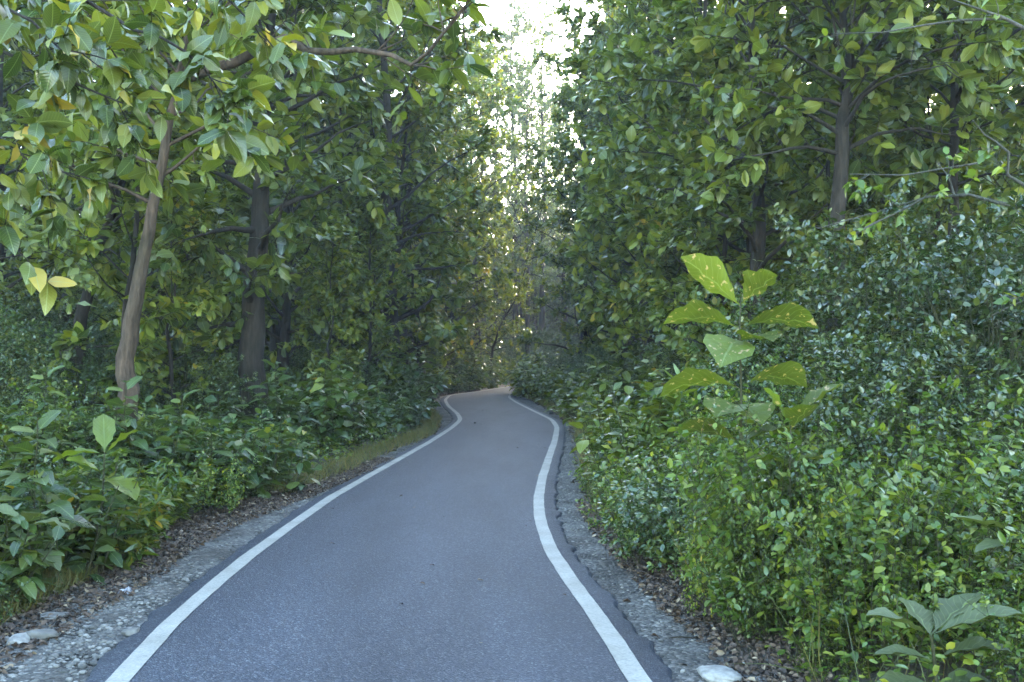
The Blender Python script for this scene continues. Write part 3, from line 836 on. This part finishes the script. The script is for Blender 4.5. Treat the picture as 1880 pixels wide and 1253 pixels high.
# right foreground: a bank of leafy weeds with dark bushes behind it
cands = []
for _ in range(4000):
    y = rng.uniform(3.6, 15); off = rng.uniform(.38, 3.4)
    x = vegr(y) + off
    if x > .53 * y + 1.2: continue
    if all((x - a) ** 2 + (y - b) ** 2 > .56 ** 2 for a, b in cands):
        cands.append((x, y))
        if abs(x / y - .427) < .07 and y < 5.6: continue
        if hash_noise(x, y, 1.7) < -.42 and off > .5: continue
        sc = (.5 + .5 * min(1, off / .9)) * rng.choice([.7, .9, 1.0, 1.15, 1.35]) * rng.uniform(.9, 1.1) * np.interp(y, [4.3, 7.5], [.42, 1])
        u_ = rng.uniform()
        if u_ < .08 and off > .5 and y > 9.5:
            plant_thing('broadleaf_shrub', BSHRUB[rng.integers(3)], BASE(x, y), rng.uniform(0, 6.28), rng.uniform(.5, .72),
                        'low broad-leaved shrub poking out of the weeds on the right bank', 'shrub', 'low shrubs on the right bank')
            continue
        kd = WEED2[rng.integers(2)] if u_ < .26 else (LANCE[rng.integers(2)] if u_ > .9 and off > 1.0 else WEED[rng.integers(2) if off > .6 else 2 + rng.integers(2)])
        plant_thing('weed', kd, BASE(x, y), rng.uniform(0, 6.28), sc,
                    'green leafy weed in the dense bank beside the right verge', 'weed', 'weeds on the right bank')
for x, y, k, sc in ((4.6, 9.5, 1, 1.05), (5.6, 11, 0, 1.1), (4.3, 12, 1, 1.15), (6.6, 12.5, 1, 1.15), (5.2, 14, 0, 1.2), (3.7, 14.6, 3, 1.0), (6.8, 9.8, 3, 1.0), (7.6, 14.5, 0, 1.2), (5.0, 8.0, 3, .8)):
    plant_thing('small_leaf_bush', BUSH[k], BASE(x, y), rng.uniform(0, 6.28), sc, 'large dark glossy bush behind the right weed bank', 'bush', 'dark bushes behind the right weed bank')
for y, off, k, sc_ in ((9.2, .45, 2, .5), (10.3, .6, 0, .6), (11.0, 1.0, 2, .75), (12.2, .5, 4, .62), (13.0, 1.0, 0, .8), (8.4, 1.3, 2, .55), (9.8, 1.6, 4, .7), (14.2, .6, 1, .62), (15.4, .8, 0, .7)):
    plant_thing('broadleaf_shrub', YSHRUB[k], BASE(vegr(y) + off, y), rng.uniform(0, 6.28), sc_, 'low broad-leaved shrub poking out of the weeds on the right bank', 'shrub', 'low shrubs on the right bank')
for x, y, sc_ in ((-4.3, 24, .62), (-4.1, 28, .7), (-4.3, 32, .75), (-4.6, 37, .85), (-6.6, 19.5, .7), (-8.2, 22, .85), (-5.2, 41, .9)):
    plant_thing('young_tree', YOUNG[rng.integers(3)], BASE(x, y), rng.uniform(0, 6.28), sc_, 'young broad-leaved tree hanging low between the left trunks and the verge', 'tree', 'low young trees left of the road')
for x, y, sc_ in ((5.4, 17.5, .85), (7.6, 18, 1.0), (4.7, 21, .9), (6.3, 24, 1.05), (9.0, 21, 1.05), (4.6, 27, 1.0), (5.6, 31, 1.1)):
    plant_thing('young_tree', YOUNG[rng.integers(3)], BASE(x, y), rng.uniform(0, 6.28), sc_, 'young broad-leaved tree screening the trunks on the right', 'tree', 'young trees screening the right wood')
for x, y, k, sc_ in ((1.78, 6.9, 0, 1.1), (2.1, 6.8, 1, .85), (1.9, 7.15, 1, .92), (2.3, 6.6, 0, .95), (1.62, 7.35, 0, .95), (2.4, 7.0, 1, .85), (2.05, 7.7, 1, .95), (1.7, 7.9, 0, 1.0), (2.6, 7.5, 1, 1.0), (2.75, 6.6, 0, .9)):
    plant_thing('weed', WEED[k], BASE(x, y), rng.uniform(0, 6.28), (.52, .52, sc_), 'tall leafy weed around the stems of the two big-leaved saplings', 'weed', 'weeds around the right saplings')
# left foreground
cands = []
for _ in range(3000):
    y = rng.uniform(5.0, 15); off = rng.uniform(.2, 3.2)
    x = vegl(y) - off
    if x < -.53 * y - 1.2: continue
    if all((x - a) ** 2 + (y - b) ** 2 > .6 ** 2 for a, b in cands):
        cands.append((x, y))
        sc = (.5 + .35 * min(1, off / 1.2)) * rng.uniform(.8, 1.15)
        if rng.uniform() < .66:
            plant_thing('weed', (WEED if rng.uniform() < .45 else (WEED2 if rng.uniform() < .7 else LANCE))[rng.integers(2)], BASE(x, y), rng.uniform(0, 6.28), sc,
                        'leafy green weed in the thicket beside the left leaf litter', 'weed', 'weeds on the left bank')
        else:
            plant_thing('broadleaf_shrub', BSHRUB[rng.integers(3)], BASE(x, y), rng.uniform(0, 6.28), rng.uniform(.6, .85),
                        'low broad-leaved shrub among the weeds beside the left leaf litter', 'shrub', 'low shrubs on the left bank')

# ------------------------------------------------------------------ saplings with single big leaves
def big_leaf(base, tip, width, arch, name, parent, org, mat=M_SAP, roll=0.0, tilt=0.0):
    base, tip = np.asarray(base, float), np.asarray(tip, float)
    L = np.linalg.norm(tip - base); mid = (base + tip) / 2 + np.array([0, 0, arch * L])
    n = 11; t = np.linspace(0, 1, n)[:, None]
    C = (1 - t) ** 2 * base + 2 * t * (1 - t) * mid + t ** 2 * tip
    T = norm(np.gradient(C, axis=0))
    upv = np.array([math.sin(roll), tilt, math.cos(roll)])
    X = norm(np.cross(T, upv + 0 * T)); Nn = np.cross(X, T)
    w = width * np.array([.02, .08, .32, .62, .85, .98, 1, .93, .74, .42, 0.0])
    w = w * (1 + rng.normal(0, .09, n))
    V, uv = [], []
    fr = (-1, -.5, 0, .5, 1)
    for i in range(n):
        for f in fr:
            V.append(C[i] + X[i] * f * w[i] * .5 + Nn[i] * (abs(f) * w[i] * .16 + .05 * w[i] * math.sin(i * 1.9 + f * 3)))
            uv.append((.5 + f * .3, i / (n - 1)))
    L_, UV = [], []
    for i in range(n - 1):
        for k in range(4):
            ids = [i * 5 + k, i * 5 + k + 1, (i + 1) * 5 + k + 1, (i + 1) * 5 + k]
            L_ += ids; UV += [uv[q] for q in ids]
    m = MB(); m.add(np.array(V) - org, L_, [4] * ((n - 1) * 4), UV)
    return obj(name, m.mesh(name, mat), parent)


def sapling(stem_pix, d, leaves, label, group=None, w=.33, mat=None):
    S = np.array([at(px, py, d) for px, py in stem_pix])
    b = np.array(BASE(S[0, 0], d))
    e = empty('sapling', b); tag(e, label, 'sapling', group)
    m = MB(); m.tube(np.concatenate([[b - [0, 0, .1]], S]) - b, np.linspace(.013, .006, len(S) + 1), 7); obj('stem', m.mesh('stem', M_STEM), e)
    for (bx, by), (tx, ty), depth, arch, wd, roll, *tl in leaves:
        big_leaf(at(bx, by, d), at(tx, ty, d + depth), w * wd, arch, 'leaf', e, b, mat or M_SAP, roll=roll, tilt=tl[0] if tl else 0.0)
    return e


sapling([(1362, 1000), (1360, 850), (1361, 720), (1358, 610), (1360, 545)], 7.4, [
    ((1359, 562), (1249, 472), .12, .05, 1.0, .5, .7), ((1360, 560), (1428, 506), -.12, .10, 1.1, -.7, .8),
    ((1355, 602), (1217, 596), .05, .22, .9, .2,.5), ((1360, 602), (1503, 604), -.05, .22, .9, -.2,.5),
    ((1358, 626), (1322, 676), -.45, .18, 1.0, .3), ((1360, 626), (1420, 628), -.38, .12, .95, 0),
    ((1355, 712), (1212, 730), .08, .26, .9, .2,.5), ((1364, 708), (1482, 712), .15, .26, .9, -.2,.5),
    ((1360, 745), (1313, 768), -.42, .10, 1.05, .2), ((1360, 745), (1400, 780), -.35, .15, .95, -.1),
    ((1358, 812), (1238, 792), .0, .16, .8, .1,.5), ((1362, 812), (1470, 800), .1, .2, .85, 0),
], 'tall sapling with big tattered yellow-green leaves above the right weed bank')
sapling([(1452, 1000), (1450, 860), (1452, 775)], 7.0, [
    ((1450, 778), (1402, 712), .1, .0, .75, .6), ((1452, 776), (1546, 706), .0, .08, .85, -.5), ((1452, 790), (1490, 745), -.25, .1, .7, 0),
    ((1450, 850), (1370, 850), 0, .15, .7, 0), ((1453, 850), (1530, 852), 0, .2, .7, 0)],
        'short sapling with brown-edged leaves just right of the tall sapling')
sapling([(1722, 1330), (1720, 1253), (1712, 1180), (1708, 1168)], 5.0, [
    ((1710, 1170), (1590, 1130), -.05, .12, .7, .2), ((1712, 1165), (1880, 1128), -.1, .10, .95, -.1), ((1710, 1165), (1800, 1090), .3, .05, .9, -.3),
    ((1716, 1215), (1600, 1205), .1, .16, .6, 0), ((1718, 1210), (1860, 1200), -.1, .2, .8, 0), ((1712, 1172), (1660, 1100), .35, .05, .7, .3),
    ((1720, 1262), (1600, 1270), 0, .2, .7, 0), ((1722, 1262), (1830, 1262), 0, .2, .8, 0)],
        'dull grey-green big-leaved sapling in the bottom right corner', w=.25, mat=M_DULL)
sapling([(1900, 1150), (1895, 1050), (1890, 985)], 5.6, [
    ((1890, 990), (1750, 950), 0, .06, .8, .2), ((1892, 1000), (1790, 1015), -.2, .1, .7, 0), ((1890, 990), (1960, 930), 0, .1, .8, 0), ((1894, 1060), (1780, 1075), .1, .15, .8, .1)],
        'big-leaved sapling reaching in from the right edge above the corner sapling', w=.2, mat=M_DULL)
sapling([(60, 1080), (55, 1000), (50, 960)], 7.7, [
    ((50, 962), (-40, 930), 0, .1, .9, .1), ((50, 962), (85, 945), -.35, .1, .9, 0), ((52, 965), (130, 975), .1, .2, .8, 0), ((54, 1010), (-20, 1040), 0, .2, .8, 0), ((54, 1010), (110, 1050), -.1, .2, .8, 0)],
        'big-leaved sapling at the left edge beside the stony verge', w=.24, mat=M_DULL)
sapling([(185, 1000), (190, 880), (192, 830)], 9.0, [
    ((192, 834), (95, 850), 0, .18, .9, .2), ((192, 834), (255, 790), .1, .1, .9, -.2), ((192, 832), (190, 760), .2, .0, .8, 0), ((190, 880), (250, 920), -.3, .2, 1, 0), ((190, 870), (120, 845), -.2, .1, .9, .4)],
        'large-leaved sapling standing in front of the pale leaning tree', w=.26, mat=M_BROAD)

# ------------------------------------------------------------------ overhanging branches close to the camera
def hanging(name, base, trunk, limbs, label, cat, r0, leaf, lmat, bmat, tmpl, tw_n, nn, tw_len, drop):
    b = np.array(BASE(*base)); e = empty(name, b); tag(e, label, cat)
    wood, lv, LP = MB(), MB(), []
    tp = np.array([b - [0, 0, .2]] + [np.array(p) for p in trunk]); wood.tube(tp - b, np.linspace(r0, r0 * .5, len(tp)), 9, lump=.1)
    for root, pix, d0, d1, rr, lf in limbs:
        P = np.array([at(px, py, d0 + (d1 - d0) * i / max(1, len(pix) - 1)) for i, (px, py) in enumerate(pix)])
        if root is not None: P = np.concatenate([[np.array(trunk[root])], P])
        wood.tube(P - b, np.linspace(rr, .004, len(P)), 6, cap=False)
        for k in range(int(tw_n * lf)):
            f = rng.uniform(.12, 1) * (len(P) - 1); i0 = min(int(f), len(P) - 2)
            q0 = P[i0] + (P[i0 + 1] - P[i0]) * (f - i0) - b
            tw = curve(q0, norm(rvec(1)[0] * .8 + norm(P[i0 + 1] - P[i0]) * .7 + np.array([0, 0, -drop])), tw_len * rng.uniform(.5, 1.3), 4, .15)
            wood.tube(tw, np.linspace(.005, .002, 5), 4, cap=False)
            LP.append(leaf_whorls(tw, nn, 2, leaf, .25))
    obj('trunk', wood.mesh('trunk', bmat), e)
    if LP:
        P, D, Nn, S = (np.concatenate(x) for x in zip(*LP)); add_leaves(lv, P, D, Nn, S, tmpl, bend=.4, fold=.25, wave=.22)
        obj('crown', lv.mesh('crown', lmat), e)
    OCC.append((b[0], b[1], 1.5))


tx, ty = -6.2, 7.6
hanging('broadleaf_tree', (tx, ty), [(tx, ty, 2.5), (tx + .1, ty, 4.2), (tx + .2, ty, 6.0), (tx + .2, ty, 8)], [
    (2, [(-60, -60), (80, -20), (156, 0), (215, 36), (247, 56), (287, 64), (339, 94), (375, 128), (399, 160), (431, 192)], 7.4, 6.6, .02, 1.2),
    (1, [(-80, 60), (40, 110), (130, 150), (200, 180), (250, 200)], 7.2, 6.4, .016, .8),
    (1, [(-80, 200), (12, 260), (52, 295), (112, 315), (170, 330)], 7.0, 6.4, .014, 1.0),
    (2, [(-60, -160), (150, -120), (300, -60), (420, 0), (480, 60), (520, 110)], 7.6, 7.4, .018, 1.0),
    (1, [(-60, 330), (-10, 400), (20, 450)], 6.6, 6.2, .01, .35),
    (2, [(-60, -20), (60, 40), (110, 90), (160, 100)], 6.6, 6.0, .014, .8)],
    'near tree whose large soft leaves hang over the upper left corner', 'tree', .14, .18, M_NEAR, M_BARK, T_BROAD, 16, 5, .5, .15)
rx, ry = 6.4, 9.2
hanging('bare_twig_tree', (rx, ry), [(rx, ry, 1.8), (rx - .1, ry, 3.0), (rx - .15, ry, 4.2), (rx - .1, ry, 5.6)], [
    (2, [(1880, 52), (1840, 32), (1800, 18), (1760, 4), (1690, -20)], 9.0, 8.8, .022, .2),
    (None, [(1845, 34), (1760, 38), (1700, 46), (1620, 60), (1530, 62)], 8.95, 9.3, .014, .2),
    (1, [(1880, 340), (1850, 322), (1852, 280), (1830, 262), (1808, 248), (1785, 220)], 9.0, 8.8, .02, .2),
    (1, [(1880, 382), (1830, 372), (1780, 358), (1700, 362), (1650, 390), (1600, 412), (1550, 440)], 9.0, 9.4, .022, .4),
    (None, [(1752, 358), (1742, 325), (1722, 300)], 9.1, 9.2, .010, .2),
    (None, [(1700, 362), (1660, 375), (1590, 395), (1500, 420)], 9.2, 9.6, .008, .3),
    (None, [(1795, 300), (1720, 312), (1660, 322), (1560, 320)], 9.2, 9.4, .010, .3),
    (0, [(1900, 545), (1860, 560), (1820, 580)], 8.6, 8.4, .010, .2)],
    'grey-barked tree whose nearly bare crooked twigs reach in from the right edge', 'tree', .09, .11, M_WEED, M_GREY, T_OVAL, 12, 4, .35, .05)
m = MB(); P = np.array([at(px, py, 8.2 + .1 * i) for i, (px, py) in enumerate([(1662, 694), (1715, 693), (1770, 691), (1818, 688)])]); c0 = P.mean(0)
m.tube(P - c0, np.linspace(.006, .010, 4), 6)
tag(obj('dead_twig', m.mesh('dead_twig', M_GREY), loc=c0), 'pale dead twig lying level across the dark bushes on right', 'twig')

# ------------------------------------------------------------------ loose ground cover (nobody could count it)
def carpet(name, n, yr, offr, side, maker, mat, dens_pow=1.0, smooth=True):
    y = rng.uniform(*yr, n) if dens_pow == 1 else yr[0] + (yr[1] - yr[0]) * rng.uniform(0, 1, n) ** dens_pow
    off = rng.uniform(*offr, n)
    x = vegl(y) - off if side < 0 else vegr(y) + off
    mb = MB(); maker(mb, x, y)
    return tag(obj(name, mb.mesh(name, mat, smooth)), kind='stuff')


def litter(sz):
    def f(mb, x, y):
        n = len(x); P = np.stack([x, y, ground_z(x, y) + .025 + rng.uniform(0, .03, n)], -1)
        a = rng.uniform(0, 6.28, n); D = np.stack([np.cos(a), np.sin(a), rng.normal(0, .3, n)], -1)
        add_leaves(mb, P, D, np.array([0, 0, 1.]) + rng.normal(0, .5, (n, 3)), sz * rng.uniform(.4, 1.2, n), T_OVAL, bend=.35, fold=.5, wave=.2)
    return f


def road_leaves(mb, x, y):
    n = len(x); u = rng.beta(.5, .5, n)
    x = np.interp(y, YS, XL) + .1 + (np.interp(y, YS, XR) - np.interp(y, YS, XL) - .2) * u
    a = rng.uniform(0, 6.28, n); P = np.stack([x, y, np.full(n, .026)], -1)
    add_leaves(mb, P, np.stack([np.cos(a), np.sin(a), 0 * a], -1), np.array([0, 0, 1.]) + rng.normal(0, .15, (n, 3)), rng.uniform(.02, .06, n), T_OVAL, bend=.2, fold=.3, wave=.2)


def grass(h, lean=.35, wd=.018):
    def f(mb, x, y):
        n = len(x); P = np.stack([x, y, ground_z(x, y) - .01], -1)
        D = np.array([0, 0, 1.]) + rng.normal(0, lean, (n, 3)); Nn = rvec(n)
        add_leaves(mb, P, D, Nn, h * rng.uniform(.4, 1.2, n), template([0, .3, .7, 1], [0, wd, wd * .75, 0]), bend=.5, fold=0)
    return f


def herb(leaf, h):
    def f(mb, x, y):
        n = len(x); P = np.stack([x, y, ground_z(x, y) + h * rng.uniform(0, 1, n) ** 1.3], -1)
        a = rng.uniform(0, 6.28, n); D = np.stack([np.cos(a), np.sin(a), rng.normal(.2, .4, n)], -1)
        add_leaves(mb, P, D, np.array([0, 0, 1.]) + rng.normal(0, .4, (n, 3)), leaf * rng.uniform(.5, 1.2, n), T_OVAL, bend=.2, fold=.2)
    return f


carpet('leaf_litter', 15000, (5.2, 19), (-.5, .3), -1, litter(.05), M_LITTER)
carpet('leaf_litter', 2500, (15, 60), (-.15, .3), -1, litter(.10), M_LITTER)
carpet('leaf_litter', 7500, (4.5, 13), (-.22, .35), 1, litter(.05), M_LITTER)
carpet('leaf_litter', 1800, (13, 50), (-.15, .3), 1, litter(.09), M_LITTER)
carpet('leaf_litter', 70, (5, 40), (0, 1), 1, road_leaves, M_LITTER)
carpet('grass', 12000, (14, 40), (-.12, .42), -1, grass(.2), M_GRASS)
carpet('grass', 5000, (6.5, 8.8), (.05, .55), -1, grass(.16), M_GRASS)
carpet('grass', 9000, (12, 52), (-.05, .5), 1, grass(.24), M_GRASS)
carpet('grass', 1500, (5.2, 14), (.2, 2.6), 1, grass(.62, .3, .0065), M_GRASS)
carpet('grass', 1100, (6.5, 15), (.3, 2.6), -1, grass(.6, .3, .0065), M_GRASS)
carpet('undergrowth', 26000, (4, 22), (.1, 4.5), 1, herb(.07, .45), M_WEED)
carpet('undergrowth', 20000, (6, 24), (.25, 5), -1, herb(.075, .4), M_WEED)
carpet('undergrowth', 16000, (20, 70), (.4, 7), 1, herb(.14, .6), M_FINE)
carpet('undergrowth', 16000, (20, 70), (.4, 7), -1, herb(.14, .6), M_FINE)


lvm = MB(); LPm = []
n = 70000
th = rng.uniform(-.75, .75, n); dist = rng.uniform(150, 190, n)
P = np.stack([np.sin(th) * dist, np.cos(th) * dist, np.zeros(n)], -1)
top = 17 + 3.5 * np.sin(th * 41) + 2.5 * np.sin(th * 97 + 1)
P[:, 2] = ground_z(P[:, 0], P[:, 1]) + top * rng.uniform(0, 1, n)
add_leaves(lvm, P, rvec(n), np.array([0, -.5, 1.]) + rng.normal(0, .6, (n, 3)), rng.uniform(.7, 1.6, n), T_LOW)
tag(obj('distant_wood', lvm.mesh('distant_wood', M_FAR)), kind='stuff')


def pebble_mesh(mb, c, r, flat=.6, k=7, rows=4, planes=9):
    """an angular stone: a sphere cut by random planes"""
    nrm = rvec(planes); dd = rng.uniform(.62, 1.0, planes)
    dirs = [(0, 0, 1.)]
    for i in range(1, rows):
        th = math.pi * i / rows
        for j in range(k):
            a = 2 * math.pi * j / k + i * .4
            dirs.append((math.sin(th) * math.cos(a), math.sin(th) * math.sin(a), math.cos(th)))
    dirs.append((0, 0, -1.)); dirs = np.array(dirs)
    q = dirs @ nrm.T
    rad = np.minimum(1.05, np.where(q > .05, dd[None, :] / np.maximum(q, .05), 9).min(1)) * rng.uniform(.96, 1.04, len(dirs))
    V = np.asarray(c) + dirs * (rad * r)[:, None] * np.array([1.2, .95, flat])
    L, N = [], []
    for j in range(k): L += [0, 1 + j, 1 + (j + 1) % k]; N.append(3)
    for i in range(rows - 2):
        for j in range(k):
            L += [1 + i * k + j, 1 + (i + 1) * k + j, 1 + (i + 1) * k + (j + 1) % k, 1 + i * k + (j + 1) % k]; N.append(4)
    o = 1 + (rows - 2) * k
    for j in range(k): L += [o + j, len(V) - 1, o + (j + 1) % k]; N.append(3)
    mb.add(V, L, N)


mb = MB()
for _ in range(5200):
    y = rng.uniform(4.8, 9.0) if rng.uniform() < .65 else rng.uniform(8, 24)
    lo, hi = np.interp(y, YS, VL) - .25, np.interp(y, YS, XL) - .27
    x = lo + (hi - lo) * rng.uniform(0, 1)
    r = rng.uniform(.006, .02) * (1.5 if y < 7.2 and rng.uniform() < .3 else 1)
    pebble_mesh(mb, np.array([x, y, float(ground_z(x, y)) + .02 + r * .2]), r)
for _ in range(2400):
    y = rng.uniform(4.8, 26)
    lo, hi = np.interp(y, YS, XR) + .27, np.interp(y, YS, VR) + .15
    x = lo + (hi - lo) * rng.uniform(0, 1); r = rng.uniform(.006, .017)
    pebble_mesh(mb, np.array([x, y, float(ground_z(x, y)) + .02 + r * .2]), r)
tag(obj('gravel', mb.mesh('gravel', M_STONE)), kind='stuff')


def stone(px, py, r, flat, mat, label, group=None, name='stone'):
    x, y = on_road(px, py)
    z = float(ground_z(x, y)) + .02
    if np.interp(y, YS, XL) < x < np.interp(y, YS, XR): z = .01
    mb = MB(); pebble_mesh(mb, np.zeros(3), r, flat, 22, 13, 14)
    me = mb.mesh(name, mat); o = obj(name, me, loc=(x, y, z + r * flat * .55))
    o.rotation_euler = (0, 0, rng.uniform(0, 6.28))
    return tag(o, label, 'stone', group)


stone(1318, 1236, .125, .32, M_PSTONE, 'large flat pale stone on the right verge near the bottom of the photo')
stone(1012, 759, .075, .95, M_DSTONE, 'small dark upright stone on the right verge at the bend')
stone(240, 1160, .06, .5, M_STONE, 'grey rounded stone on the left verge, right of the biggest one', 'stones on the left verge')
stone(72, 1168, .10, .5, M_STONE, 'biggest grey rounded stone at the left edge of the stony verge', 'stones on the left verge')
stone(38, 1175, .085, .5, M_PSTONE, 'pale stone at the left end of the stony verge', 'stones on the left verge')
stone(95, 1128, .085, .4, M_STONE, 'flat grey stone under the hanging weed leaves on the left verge', 'stones on the left verge')
stone(872, 778, .035, .5, M_DSTONE, 'small dark lump lying on the asphalt at the bend', name='road_debris')
# crumpled white scrap with a dead leaf under it
x, y = on_road(228, 1084)
m = MB(); n = 6
gxx, gyy = np.meshgrid(np.linspace(-.06, .06, n), np.linspace(-.05, .05, n))
zz = .05 + rng.normal(0, .014, (n, n)) - (gxx ** 2 + gyy ** 2) * 6
i, j = np.meshgrid(np.arange(n - 1), np.arange(n - 1), indexing='ij')
m.add(np.stack([gxx, gyy, zz], -1), np.stack([i * n + j, i * n + j + 1, (i + 1) * n + j + 1, (i + 1) * n + j], -1), np.full((n - 1) ** 2, 4))
tag(obj('paper_scrap', m.mesh('paper_scrap', M_PLASTIC, False), loc=BASE(x, y)), 'crumpled white scrap lying on brown leaves at the left verge', 'litter')
# twigs and a few single dead leaves on the shoulder
m = MB(); x, y = on_road(1258, 1166)
m.tube(np.array([[-.11, 0, .03], [-.03, .012, .035], [.05, -.008, .034], [.11, .01, .03]]), [.005, .006, .005, .003], 6)
tag(obj('fallen_twig', m.mesh('fallen_twig', M_BARK), loc=BASE(x, y)), 'short brown twig lying across the right gravel shoulder', 'twig')
spots = [(560, 902, 'left verge beside the far curve of white line', .14), (402, 1022, 'left shoulder edge beside the white line', .07), (1143, 1102, 'right shoulder as a reddish curl', .07),
         (1195, 1161, 'right shoulder above the brown twig, greenish', .06), (1245, 1216, 'right shoulder just above the large pale stone', .09), (1045, 884, 'right shoulder beside the inner curve of white line', .2)]
for px, py, t, sz in spots:
    x, y = on_road(px, py); m = MB()
    add_leaves(m, [[0, 0, .035]], [[1, .3, .05]], [[0, .1, 1]], [sz], T_BROAD, bend=.3, fold=.6, wave=.3)
    tag(obj('fallen_leaf', m.mesh('fallen_leaf', M_LITTER), loc=BASE(x, y)), 'single fallen leaf on the ' + t, 'leaf', 'single fallen leaves on the shoulders')

# ------------------------------------------------------------------ air
hm, hnt, HN, hlink = nodes('haze')
pv = HN('ShaderNodeVolumePrincipled'); pv.inputs['Color'].default_value = (.86, .92, 1, 1); pv.inputs['Density'].default_value = .0007; pv.inputs['Anisotropy'].default_value = .3
ho = HN('ShaderNodeOutputMaterial'); hlink(pv.outputs[0], ho.inputs['Volume'])
mb = MB(); X0, X1, Y0, Y1, Z0, Z1 = -440, 440, -80, 540, -2, 60
mb.add([(X0, Y0, Z0), (X1, Y0, Z0), (X1, Y1, Z0), (X0, Y1, Z0), (X0, Y0, Z1), (X1, Y0, Z1), (X1, Y1, Z1), (X0, Y1, Z1)],
       [0, 3, 2, 1, 4, 5, 6, 7, 0, 1, 5, 4, 1, 2, 6, 5, 2, 3, 7, 6, 3, 0, 4, 7], [4] * 6)
tag(obj('haze', mb.mesh('haze', hm, False)), kind='stuff')

# repeats few enough to be counted along the road say which one they are
by = {}
for o in COL.objects:
    if o.parent is None and o.get('group'): by.setdefault(o['label'], []).append(o)
for lab, os_ in by.items():
    if 1 < len(os_) <= len(ORD):
        os_.sort(key=lambda o: math.hypot(o.location.x, o.location.y))
        for n_, o in enumerate(os_): o['label'] = (ORD[n_] + ' closest ' if n_ else 'closest ') + lab

# ------------------------------------------------------------------ light
SUN_EL, SUN_AZ = 10.0, 22.0
w = bpy.data.worlds.new('World'); scene.world = w; w.use_nodes = True
nt = w.node_tree; bg = nt.nodes['Background']
sky = nt.nodes.new('ShaderNodeTexSky'); sky.sky_type = 'NISHITA'; sky.sun_disc = False
sky.sun_elevation = R_(SUN_EL); sky.sun_rotation = R_(SUN_AZ); sky.dust_density = 1.0; sky.air_density = 1.0; sky.ozone_density = 1.35
nt.links.new(sky.outputs[0], bg.inputs[0]); bg.inputs[1].default_value = .15
sd = bpy.data.lights.new('sun', 'SUN'); sd.energy = 1.0; sd.angle = R_(10); sd.color = (1, .86, .68)
so = bpy.data.objects.new('sun', sd); COL.objects.link(so)
az, el_ = R_(SUN_AZ), R_(SUN_EL)
so.rotation_euler = Vector((-math.sin(az) * math.cos(el_), -math.cos(az) * math.cos(el_), -math.sin(el_))).to_track_quat('-Z', 'Y').to_euler()
so.location = (5, 60, 60)

scene.view_settings.view_transform = 'Standard'; scene.view_settings.look = 'None'
scene.view_settings.gamma = 1; scene.view_settings.exposure = 4.55
c = scene.cycles
c.max_bounces = 7; c.diffuse_bounces = 2; c.glossy_bounces = 2; c.transmission_bounces = 5; c.transparent_max_bounces = 4
c.sample_clamp_indirect = 6; c.use_denoising = True
